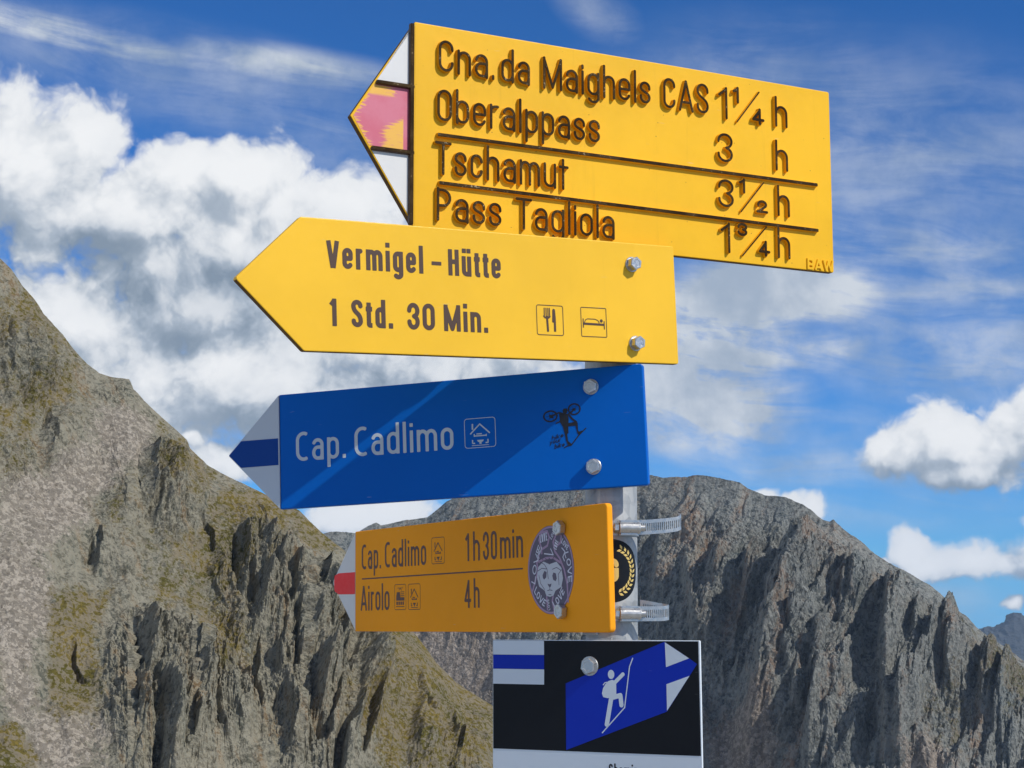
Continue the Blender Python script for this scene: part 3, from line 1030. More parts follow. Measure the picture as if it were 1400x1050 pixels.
def plate(name, pts, front, thick, m_, parent, bevel=1.2, edge=None):
    """a flat plate with the given outline (mm), its face `front` metres ahead of the post axis"""
    bm = bmesh.new()
    vs = [bm.verts.new((u / 1000, -front, v / 1000)) for u, v in pts]
    f = bm.faces.new(vs)
    f.normal_update()
    if f.normal.y > 0:
        f.normal_flip()
    r_ = bmesh.ops.extrude_face_region(bm, geom=[f])
    for g in r_['geom']:
        if isinstance(g, bmesh.types.BMVert):
            g.co.y += thick / 1000
    bmesh.ops.recalc_face_normals(bm, faces=bm.faces)
    es = [e for e in bm.edges if abs(e.verts[0].co.y - e.verts[1].co.y) < 1e-6]
    if bevel:
        bmesh.ops.bevel(bm, geom=es, offset=bevel / 1000, segments=3, profile=.5, affect='EDGES')
    me = bpy.data.meshes.new(name)
    bm.to_mesh(me)
    bm.free()
    for p in me.polygons:
        p.use_smooth = False
    me.materials.append(m_)
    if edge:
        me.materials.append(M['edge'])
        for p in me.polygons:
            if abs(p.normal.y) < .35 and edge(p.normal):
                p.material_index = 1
    return link(name, me, parent)


def mesh_obj(name, bm, m_, parent, smooth=False):
    bmesh.ops.recalc_face_normals(bm, faces=bm.faces)
    me = bpy.data.meshes.new(name)
    bm.to_mesh(me)
    bm.free()
    for p in me.polygons:
        p.use_smooth = smooth
    me.materials.append(m_)
    return link(name, me, parent)


def lathe(bm, prof, seg=24, hexa=False, mtx=Matrix()):
    """revolve (radius, height) pairs about local Z"""
    rings = []
    for r_, z_ in prof:
        rings.append([bm.verts.new(mtx @ Vector((r_ * math.cos(2 * math.pi * k / seg), r_ * math.sin(2 * math.pi * k / seg), z_))) for k in range(seg)])
    for a, b in zip(rings, rings[1:]):
        for k in range(seg):
            bm.faces.new((a[k], a[(k + 1) % seg], b[(k + 1) % seg], b[k]))
    bm.faces.new(rings[0][::-1])
    bm.faces.new(rings[-1])


def box(bm, lo, hi, mtx=Matrix()):
    v = [bm.verts.new(mtx @ Vector((x, y, z))) for x in (lo[0], hi[0]) for y in (lo[1], hi[1]) for z in (lo[2], hi[2])]
    for q in ((0, 1, 3, 2), (4, 6, 7, 5), (0, 4, 5, 1), (2, 3, 7, 6), (0, 2, 6, 4), (1, 5, 7, 3)):
        bm.faces.new([v[k] for k in q])


# ------------------------------------------------------------------ materials of the signs
def paint(name, col, rough=.42, var=.06, dirt=.25, scale=30.0, specks=0.0, spec=.22):
    def fn(n, b):
        P = objco(n)
        f = n.noise(P, 6.0, 5, .6)
        c = n.mix(n.ramp(f, .3, .7), tuple(x * (1 - var) for x in col), tuple(min(1, x * (1 + var)) for x in col))
        fine = n.noise(P, scale * 8, 4, .7)
        c = n.mix(n.ramp(fine, .70, .78, 0, dirt), c, tuple(x * .35 for x in col))
        st = n.noise(n.vec('MULTIPLY', P, (60, 60, 4)), 1.0, 5, .7)
        c = n.mix(n.ramp(st, .58, .8, 0, dirt * .6), c, tuple(x * .55 for x in col))
        scr = n.noise(n.vec('MULTIPLY', n.vec('ADD', P, n.vec('MULTIPLY', n.noise(P, 9.0, 2, .5, col=True), (.02, .02, .02))), (35, 35, 420)), 1.0, 2, .5)
        scr2 = n.noise(P, 14.0, 3, .6)
        c = n.mix(n.math('MULTIPLY', n.ramp(scr, .715, .74, 0, .5), n.ramp(scr2, .52, .62)), c, tuple(min(1, x * .6 + .22) for x in col))
        if specks:
            sp = n.voro(P, 70.0)
            c = n.mix(n.ramp(sp, .055, .03, 0, specks), c, (.12, .07, .02))
        n.put(b.inputs['Base Color'], c)
        n.put(b.inputs['Roughness'], n.ramp(fine, .3, .7, rough - .08, rough + .1))
        bump(n, b, n.noise(P, 55.0, 4, .6), .05, .004)
    return mat(name, col, rough, fn=fn, spec=spec)


M = {}
M['yellow'] = paint('paint_yellow_enamel', (.84, .465, .012), .42, .07, .40, specks=.8)
M['yellow2'] = paint('paint_yellow_plain', (.84, .49, .028), .42, .05, .22)
M['amber'] = paint('paint_amber', (.97, .365, .018), .55, .04, .10, spec=.05)
M['blue'] = paint('paint_blue', (.0004, .115, .50), .42, .04, .08, spec=.12)
M['navy'] = paint('paint_navy', (.001, .050, .27), .45, .04, .08)
M['white'] = paint('paint_white', (.68, .68, .67), .45, .03, .12)
M['white_film'] = paint('white_film', (.68, .74, .79), .5, .03, .05)
M['grey_film'] = paint('pale_reflective_film', (.52, .58, .65), .5, .03, .05, spec=.15)
M['red'] = paint('paint_red', (.88, .014, .016), .42, .05, .10)
M['brown'] = mat('paint_brown', (.060, .026, .012), .5)
M['maroon'] = mat('paint_maroon', (.085, .020, .008), .5)
M['black'] = paint('black_film', (.006, .007, .010), .42, .1, .1)
M['royal'] = paint('royal_blue_film', (.003, .028, .42), .42, .04, .05)
M['side'] = paint('shaded_letter_side', (.72, .35, .010), .5, .2, .4, spec=.1)
M['edge'] = paint('dark_paint_and_shade_edge', (.13, .065, .015), .55, .25, .4, spec=.1)  # brown paint on the tip edges; on downward edges it is painted-in shade
M['ink'] = mat('black_ink', (.004, .005, .012), .5)


def _worn(n, b):
    P = objco(n)
    f = n.noise(P, 420.0, 4, .7)
    g = n.noise(P, 40.0, 3, .6)
    c = n.mix(n.ramp(g, .35, .65), (.026, .014, .005), (.060, .036, .014))
    c = n.mix(n.ramp(n.math('ADD', f, n.math('MULTIPLY', g, .35)), .80, .88), c, (.34, .27, .17))
    n.put(b.inputs['Base Color'], c)
    bump(n, b, f, .3, .0006)


M['worn'] = mat('worn_dark_paint', (.03, .02, .01), .6, fn=_worn, spec=.06)


def _pink(n, b):
    P = objco(n)
    x, y, z = n.sep(P)
    # scraped film: ragged streaks across, torn back from the right-hand side and along the tip
    st = n.noise(n.comb(n.math('MULTIPLY', x, 22.0), 0.0, n.math('MULTIPLY', z, 420.0)), 1.0, 7, .68)
    lo = n.ramp(z, .010, -.016)                                   # stronger towards the lower half
    edge = n.math('SUBTRACT', -.2745, n.math('MULTIPLY', lo, .026))
    a = n.ramp(x, n.math('ADD', edge, n.math('MULTIPLY', n.math('SUBTRACT', st, .5), .045)), n.math('ADD', n.math('ADD', edge, .007), n.math('MULTIPLY', n.math('SUBTRACT', st, .5), .045)))
    a = n.math('MULTIPLY', a, n.ramp(x, -.2735, -.2745))
    a = n.math('MULTIPLY', a, n.math('MULTIPLY', n.ramp(z, -.032, -.029), n.ramp(n.math('ADD', st, n.math('MULTIPLY', lo, .3)), .48, .52)))
    tipw = n.math('ADD', n.math('ADD', x, n.math('MULTIPLY', n.math('ABSOLUTE', n.math('ADD', z, .0)), -.62)), n.math('MULTIPLY', n.math('SUBTRACT', st, .5), .05))
    t2 = n.ramp(tipw, -.3265, -.3300)
    top = n.math('MULTIPLY', n.ramp(z, .024, .028), n.ramp(n.math('ADD', x, n.math('MULTIPLY', st, .06)), -.256, -.258))
    k = n.math('MAXIMUM', n.math('MAXIMUM', a, t2), n.math('MULTIPLY', top, n.ramp(z, .037, .035)))
    k = n.math('MULTIPLY', k, n.ramp(n.noise(n.comb(n.math('MULTIPLY', x, 60.0), 0.0, n.math('MULTIPLY', z, 900.0)), 1.0, 3, .6), .30, .40))
    fade = n.ramp(n.noise(P, 30.0, 4, .6), .35, .65)
    c = n.mix(k, n.mix(fade, (.55, .105, .165), (.58, .15, .215)), (.78, .42, .05))
    n.put(b.inputs['Base Color'], c)


M['pink'] = mat('faded_red_film', (.55, .14, .2), .5, fn=_pink)


def _galv(n, b):
    P = objco(n)
    sp = n.sep(n.voro(P, 85.0, 1, .5, out='Color'))[0]
    st = n.noise(n.vec('MULTIPLY', P, (40, 40, 5)), 1.0, 6, .7)
    c = n.mix(sp, (.28, .295, .30), (.42, .435, .435))
    c = n.mix(n.ramp(st, .50, .72, 0, .6), c, (.20, .205, .195))
    fl = n.noise(P, 260.0, 3, .7)
    c = n.mix(n.ramp(fl, .66, .74, 0, .5), c, (.25, .26, .25))
    n.put(b.inputs['Base Color'], c)
    n.put(b.inputs['Roughness'], n.ramp(sp, 0, 1, .42, .6))
    bump(n, b, st, .12, .002)


M['galv'] = mat('galvanised_steel', (.6, .62, .63), .5, .35, fn=_galv)


def _steel(n, b):
    P = objco(n)
    f = n.noise(P, 300.0, 4, .7)
    n.put(b.inputs['Base Color'], n.mix(f, (.40, .40, .39), (.66, .66, .645)))
    n.put(b.inputs['Roughness'], n.ramp(f, .3, .7, .26, .46))
    bump(n, b, f, .12, .0005)


M['steel'] = mat('zinc_plated_steel', (.62, .62, .61), .35, .85, fn=_steel)
M['stainless'] = mat('stainless_band', (.66, .66, .66), .34, .8, fn=_steel)
M['dark'] = mat('dark_recess', (.02, .02, .02), .6)

OFF = {1: .041, 2: .056, 3: .040, 4: .040, 5: .034}
FRAME = {  # yaw, lean, roll, height of the plate's middle
    1: (.46591, .00436, -.00699, 2.12172), 2: (.52271, .0083, -.04719, 1.94868), 3: (-.29677, -.01133, -.04583, 1.8102),
    4: (-1.00354, .01219, -.0161, 1.6567), 5: (-.523, -.00867, -.01198, 1.51853)}


def sign_root(i, name, label, cat='sign'):
    ya, le, ro, zc = FRAME[i]
    mt = Matrix.Rotation(ya, 3, 'Z') @ Matrix.Rotation(le, 3, 'X') @ Matrix.Rotation(ro, 3, 'Y')
    return tag(empty(name, (-.0024 if i == 2 else 0, 0, zc), mt), label, cat)


def bracket(parent, off, thick, v0, v1, width=26):
    """steel channel between the plate and the tube"""
    bm = bmesh.new()
    back = -off + thick / 1000
    w = width / 2000
    box(bm, (-w, back + .0004, v0 / 1000), (w, back + .0034, v1 / 1000))
    d = -.0305
    if d > back + .0036:
        box(bm, (-w, back + .0034, v0 / 1000), (-w + .003, d + .006, v1 / 1000))
        box(bm, (w - .003, back + .0034, v0 / 1000), (w, d + .006, v1 / 1000))
    return mesh_obj('bracket', bm, M['galv'], parent)


BOLT = {}


def bolt(parent, u, v, off, turn, washer=8.5, head=7.0, h=6.5):
    key = (washer, head, h)
    if key not in BOLT:
        me = bpy.data.meshes.new('bolt')
        bm = bmesh.new()
        lathe(bm, [(washer / 1000, 0), (washer / 1000, .0011), ((washer - .4) / 1000, .0015)], 28)
        hx = head / 1000
        lathe(bm, [(hx, .0014), (hx, (h - .9) / 1000), (hx * .90, h / 1000), (hx * .62, h / 1000), (hx * .58, (h - .45) / 1000)], 6)
        # raised grade marks on the head
        for k in range(3):
            mt = Matrix.Rotation(k * 2.1, 4, 'Z')
            box(bm, (hx * .18, -.0003, (h - .5) / 1000), (hx * .5, .0003, (h - .1) / 1000), mt)
        bmesh.ops.recalc_face_normals(bm, faces=bm.faces)
        bm.to_mesh(me)
        bm.free()
        me.materials.append(M['steel'])
        BOLT[key] = me
    o = link('bolt', BOLT[key], parent)
    o.matrix_local = Matrix.Translation((u / 1000, -off - .0001, v / 1000)) @ Matrix.Rotation(math.pi / 2, 4, 'X') @ Matrix.Rotation(turn, 4, 'Z')
    return o


# ------------------------------------------------------------------ post
def build_post():
    bm = bmesh.new()
    lathe(bm, [(.0288, -.4), (.0288, 2.205), (.0280, 2.2065)], 64)
    return tag(mesh_obj('sign_post', bm, M['galv'], None, True), 'grey galvanised steel tube carrying all five signs', 'post')


post = build_post()


# ------------------------------------------------------------------ 1: embossed enamel sign
def sign_embossed():
    r_ = sign_root(1, 'hiking_sign', 'topmost yellow sign, raised dark lettering, white and pink arrow tip')
    off = OFF[1]
    out = round_poly([(-261, -111.8), (286, -111.8), (286, 111.8), (-261, 111.8), (-333.5, -.5)], [.6, 2.5, 2.5, .6, 1.5])
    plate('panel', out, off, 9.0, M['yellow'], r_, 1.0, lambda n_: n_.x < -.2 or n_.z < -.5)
    # coloured tip fields
    xt = lambda v: -333.5 + (72.5) * abs(v + .5) / 112.3 + 2.2      # inner edge of the tip
    for nm, m_, va, vb in (('tip_field', 'white', 42.0, 108), ('tip_field', 'pink', -29.5, 37.0), ('tip_field', 'white', -108, -34.5)):
        s_ = Sheet()
        if va < 0 < vb:
            pg = [(-264, va), (-264, vb), (xt(vb), vb), (xt(-.5) + 1, -.5), (xt(va), va)]
        elif va > 0:
            pg = [(-264, va), (-264, vb), (xt(vb), vb), (xt(va), va)]
        else:
            pg = [(-264, va), (-264, vb), (xt(vb), vb), (xt(va), va)]
        s_.v = [[u, v, .25] for u, v in pg]
        s_.f, s_.mi = [list(range(len(pg)))], [0]
        s_.build(nm, [M[m_]], r_, off)
    # raised bars framing the fields
    s_ = Sheet()
    bars = [([(-265.5, -109), (-265.5, 108)], False, 1.9), ([(-263, 39.0), (xt(39) + 1, 39.0)], False, 1.6), ([(-263, -32.6), (xt(-32.6) + 1, -32.6)], False, 1.6)]
    s_.draw(bars, raised=4.2, cell=.8)
    s_.build('raised_bar', [M['worn'], M['brown']], r_, off)
    T, X, G = .074, .74, .15
    du, dv = -2.4, -1.1
    lines = [
        [('Cna.', -232.8, 62.0, -167.2, 34), ('da', -158.3, 61.6, -123.8, 34), ('Maighels', -107, 61.3, 30.8, 34), ('CAS', 48.5, 60.2, 109.8, 35), ('1', 123.6, 58.6, 136.0, 36),
         ('1', 144.1, 80.0, 152.4, 17), ('4', 171.1, 58.0, 186.8, 17), ('h', 204.2, 59.2, 221.6, 33)],
        [('Oberalppass', -234.2, 7.4, -36, 34), ('3', 121.5, 5.8, 142.2, 34), ('h', 203.4, 5.8, 221.0, 33)],
        [('Tschamut', -235.5, -50.2, -77.4, 34.5), ('3', 121.4, -47.6, 142.3, 32.5), ('1', 150.5, -27.4, 158.7, 15), ('2', 175.8, -49.4, 189.3, 15), ('h', 204.7, -49.2, 222.0, 33)],
        [('Pass', -234.4, -100.2, -158.8, 33.5), ('Tagliola', -140.1, -99.9, -18.2, 33.5), ('1', 123.7, -100.4, 136.3, 33), ('3', 147.2, -79.6, 160.5, 15), ('4', 176.6, -99.8, 191.1, 16), ('h', 203.7, -99.8, 221.3, 33)]]
    slashes = [(150.3, 56.7, 182.6, 96.9), None, (153.6, -50.5, 186.1, -12.5), (154.5, -102.6, 188.9, -65.2)]
    for ln, sl_ in zip(lines, slashes):
        for words in ([q for q in ln if q[1] < 115], [q for q in ln if 115 < q[1] < 200], [q for q in ln if q[1] > 200]):
            s_ = Sheet()
            ps = []
            for tx, u0, v0, u1, cap in words:
                t = T * 34 / cap if cap > 25 else .17
                ps += text_paths(tx, u0 + du, v0 + dv, u1 + du, cap, t, X, G, True)
            s_.draw(ps, raised=4.9, cell=.5, round_cap=True, draft=.9)
            if not (sl_ and words[0][1] > 115 and words[0][1] < 200):
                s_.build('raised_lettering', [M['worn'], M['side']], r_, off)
                continue
            s_.draw([([(sl_[0] + du, sl_[1] + dv), (sl_[2] + du, sl_[3] + dv)], False, .6)], raised=3.4, cell=.5, round_cap=True, mi=0, draft=.9)
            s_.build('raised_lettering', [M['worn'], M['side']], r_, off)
    for a, b in (((-233.3, -8.2), (264, -6.4)), ((-231.3, -60.4), (263.5, -62.2))):
        s_ = Sheet()
        s_.draw([([(a[0] + du, a[1] + dv), (b[0] + du, b[1] + dv)], False, 1.65)], raised=4.6, cell=.8, draft=1.0)
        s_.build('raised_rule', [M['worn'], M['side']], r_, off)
    s_ = Sheet()
    s_.draw(text_paths('BAW', 246.0, -111.0, 284.6, 13.2, .17, .7, .12), raised=1.8, cell=.5, mi=0, side=0, draft=.5)
    s_.build('raised_mark', [M['yellow']], r_, off)
    bracket(r_, off, 9.0, -100, 85)


sign_embossed()


# ------------------------------------------------------------------ pictograms
def frame_paths(u0, v0, u1, v1, rad, hw):
    return [(round_poly([(u0, v0), (u1, v0), (u1, v1), (u0, v1)], rad, 6), True, hw)]


def hut_icon(s_, u0, v0, u1, v1, hw, fr, w=.25):
    W, H = u1 - u0, v1 - v0
    q = lambda x, y: (u0 + x * W, v0 + y * H)
    ps = frame_paths(u0, v0, u1, v1, W * .09, fr)
    ps += [([q(.18, .47), q(.5, .80), q(.82, .47)], False, hw), ([q(.26, .62), q(.26, .82)], False, hw * 1.2)]
    ps += [([q(.31, .37), q(.31, .47)], False, hw * .8), ([q(.70, .37), q(.70, .45)], False, hw * .8), ([q(.31, .40), q(.70, .40)], False, hw * .9), ([q(.38, .465), q(.56, .465)], False, hw * .9)]
    ps += [([q(.25, .27), q(.25, .14)], False, hw), ([q(.25, .15), q(.33, .15)], False, hw), ([q(.75, .27), q(.75, .14)], False, hw), ([q(.75, .15), q(.67, .15)], False, hw),
           ([q(.22, .075), q(.78, .075)], False, hw * .5)]
    pg = [[q(.39, .26), q(.62, .26), q(.58, .19), q(.54, .19), q(.54, .12), q(.47, .12), q(.47, .19), q(.43, .19)]]
    s_.draw(ps, pg, w=w, cell=max(.28, W * .011))


def train_icon(s_, u0, v0, u1, v1, fr):
    W, H = u1 - u0, v1 - v0
    q = lambda x, y: (u0 + x * W, v0 + y * H)
    ps = frame_paths(u0, v0, u1, v1, W * .09, fr)
    ps += [([q(.25, .86), q(.75, .86)], False, .35), ([q(.38, .76), q(.5, .85), q(.62, .76)], False, .4)]
    ps += [([q(.52, y), q(.86, y)], False, .45) for y in (.70, .625, .55)]
    ps += [([q(.12, .12), q(.86, .12)], False, .45)]
    pg = [[q(.14, .36), q(.86, .36), q(.86, .49), q(.50, .49), q(.46, .70), q(.20, .70), q(.14, .50)]]
    for k in range(4):
        c = .22 + k * .18
        pg.append([q(c - .06, .19), q(c + .06, .19), q(c + .06, .32), q(c - .06, .32)])
    s_.draw(ps, pg, w=.25, cell=.4)


def plain_bolts(r_, off, spots, **k):
    for i, (u, v) in enumerate(spots):
        bolt(r_, u, v, off, .35 + 1.1 * i, **k)


# ------------------------------------------------------------------ 2: plain yellow sign
def sign_hut():
    r_ = sign_root(2, 'hiking_sign', 'plain yellow pointed sign painted with brown words, fork and bed symbols')
    off = OFF[2]
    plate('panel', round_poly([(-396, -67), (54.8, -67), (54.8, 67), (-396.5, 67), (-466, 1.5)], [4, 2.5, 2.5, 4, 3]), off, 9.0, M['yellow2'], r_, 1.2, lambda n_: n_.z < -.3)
    T, X = .172, .77
    for ln in ([('Vermigel', -369.9, 17.4, -262.5), ('-', -252.8, 17.4, -241.5), ('Hütte', -233.4, 17.4, -170.9)],
               [('1', -368.8, -41, -360.4), ('Std.', -344.4, -41, -298.6), ('30', -282.4, -41, -250.9), ('Min.', -240.4, -41, -188.6)]):
        s_ = Sheet()
        ps = []
        for tx, u0, v0, u1 in ln:
            ps += text_paths(tx, u0, v0, u1, 27.6, T if tx != '-' else .14, X, .125)
        s_.draw(ps, w=.25, cell=.55)
        s_.build('lettering', [M['brown']], r_, off)
    # fork and knife
    s_ = Sheet()
    u0, v0, u1, v1 = -128.7, -40.4, -95.8, -8.4
    q = lambda x, y: (u0 + x * (u1 - u0), v0 + y * (v1 - v0))
    ps = frame_paths(u0, v0, u1, v1, 2.2, .42)
    ps += [([q(x, .60), q(x, .90)], False, .62) for x in (.29, .36, .43, .49)] + [([q(.27, .63), q(.32, .58), q(.45, .58), q(.50, .63)], False, .9), ([q(.39, .60), q(.41, .14)], False, 1.25)]
    pg = [[q(.60, .86), q(.64, .90), q(.70, .87), q(.72, .60), q(.72, .12), q(.64, .12), q(.64, .42), q(.58, .44)]]
    s_.draw(ps, pg, w=.25, cell=.4, round_cap=True)
    s_.build('pictogram', [M['brown']], r_, off)
    # bed
    s_ = Sheet()
    u0, v0, u1, v1 = -72.8, -40.2, -40.2, -8.4
    ps = frame_paths(u0, v0, u1, v1, 1.2, .42)
    ps += [([q(.08, .30), q(.08, .62)], False, .62), ([q(.91, .27), q(.91, .56)], False, .62), ([q(.08, .44), q(.91, .43)], False, 1.2),
           ([q(.13, .48), q(.17, .57), q(.25, .61), q(.55, .61), q(.66, .57), q(.72, .48)], False, .45)]
    s_.draw(ps, [[(q(.80, .56)[0] + 1.9 * math.cos(a), q(.80, .56)[1] + 1.9 * math.sin(a)) for a in np.linspace(0, 6.28, 15)[:-1]]], w=.25, cell=.4)
    s_.build('pictogram', [M['brown']], r_, off)
    plain_bolts(r_, off, [(-3.6, 42.6), (-3.0, -45.6)], washer=8.6, head=7.6, h=10.0)
    bracket(r_, off, 9.0, -60, 60)


sign_hut()


# ------------------------------------------------------------------ 3: blue alpine sign
def sign_alpine():
    r_ = sign_root(3, 'alpine_sign', 'blue sign with white lettering, white and blue arrow tip and a cyclist sticker')
    off = OFF[3]
    plate('panel', round_poly([(-388.2, -67.3), (48.7, -67.0), (48.7, 67.2), (-388, 67.5)], [.5, 3.5, 3.5, .5]), off, 9.0, M['blue'], r_, 1.4)
    plate('arrow_tip', round_poly([(-388.6, -67.3), (-388.6, 67.5), (-455, .1)], [.5, .5, 2]), off - .0006, 8.0, M['grey_film'], r_, .6)
    s_ = Sheet()
    s_.v = [[u, v, -.35] for u, v in [(-390.2, 16.2), (-437.8, 16.2), (-453.2, .6), (-453.2, -.6), (-438.2, -15.4), (-390.2, -15.2)]]
    s_.f, s_.mi = [list(range(6))], [0]
    s_.build('tip_band', [M['navy']], r_, off)
    T, X = .116, .74
    s_ = Sheet()
    s_.draw(text_paths('Cap.', -367.3, -12.6, -304.8, 34.2, T, X, .13, 'wide') + text_paths('Cadlimo', -293.7, -12.2, -173.2, 34.2, T, X, .13, 'wide'), w=.25, cell=.55)
    s_.build('lettering', [M['grey_film']], r_, off)
    s_ = Sheet()
    hut_icon(s_, -159.6, -12.2, -123.2, 21.0, .75, .36)
    s_.build('pictogram', [M['grey_film']], r_, off)
    # sticker: walker carrying a bicycle
    q = lambda x, y: (-80 + x / 1050 * 87.2, 35.5 - y / 1050 * 75.3 + (x / 1050 - .5) * 4.0 * 0)
    s_ = Sheet()
    ps, hw = [], .75
    for cx, cy, rx, ry in ((258, 262, 92, 82), (592, 180, 80, 82)):
        ps.append(([q(cx + rx * math.cos(a), cy + ry * math.sin(a)) for a in np.linspace(0, 2 * math.pi, 25)[:-1]], True, .8))
    for cx, cy in ((268, 262), (590, 185)):
        for a in np.linspace(0, math.pi, 4)[:-1]:
            ps.append(([q(cx + 75 * math.cos(a), cy + 72 * math.sin(a)), q(cx - 75 * math.cos(a), cy - 72 * math.sin(a))], False, .16))
    ps += [([q(430, 770), q(470, 745), q(530, 738), q(640, 590), q(745, 485)], False, .62), ([q(268, 262), q(380, 215), q(500, 260), q(590, 185)], False, .8), ([q(380, 215), q(470, 330)], False, .7)]
    ps += [([q(515, 265), q(560, 330), q(620, 390)], False, 1.1), ([q(330, 382), q(400, 350)], False, .7)]
    pg = [[q(430, 190), q(445, 160), q(490, 158), q(500, 190), q(490, 235), q(440, 235)],
          [q(380, 230), q(500, 250), q(510, 330), q(505, 390), q(600, 375), q(632, 395), q(632, 520), q(650, 535), q(690, 520), q(685, 550), q(640, 582), q(622, 560), q(600, 440), q(500, 440), q(500, 545),
           q(480, 560), q(490, 670), q(535, 715), q(525, 735), q(480, 725), q(462, 660), q(445, 540), q(425, 440), q(390, 370)],
          [q(240, 235), q(300, 250), q(300, 295), q(245, 290)], [q(570, 165), q(610, 165), q(610, 205), q(570, 205)]]
    s_.draw(ps, pg, w=.3, cell=.28)
    for tx, x, y, x2, y2, c in (('hike', 262, 640, 425, 600, 5.2), ('your', 232, 705, 385, 670, 5.2), ('bike', 295, 775, 435, 745, 5.2)):
        (a, b), (e, g) = q(x, y), q(x2, y2)
        tp = text_paths(tx, 0, 0, e - a, c, .14, .68, .14)
        sl_ = (g - b) / (e - a)
        s_.draw([([(a + u + v * .22, b + v + u * sl_) for u, v in pts], cl, h) for pts, cl, h in tp], w=.3, cell=.26)
    s_.build('sticker', [M['ink']], r_, off)
    plain_bolts(r_, off, [(-10.6, 46.0), (-11.6, -42.8)], washer=8.8, head=8.2, h=6.8)
    bracket(r_, off, 9.0, -58, 60)


sign_alpine()


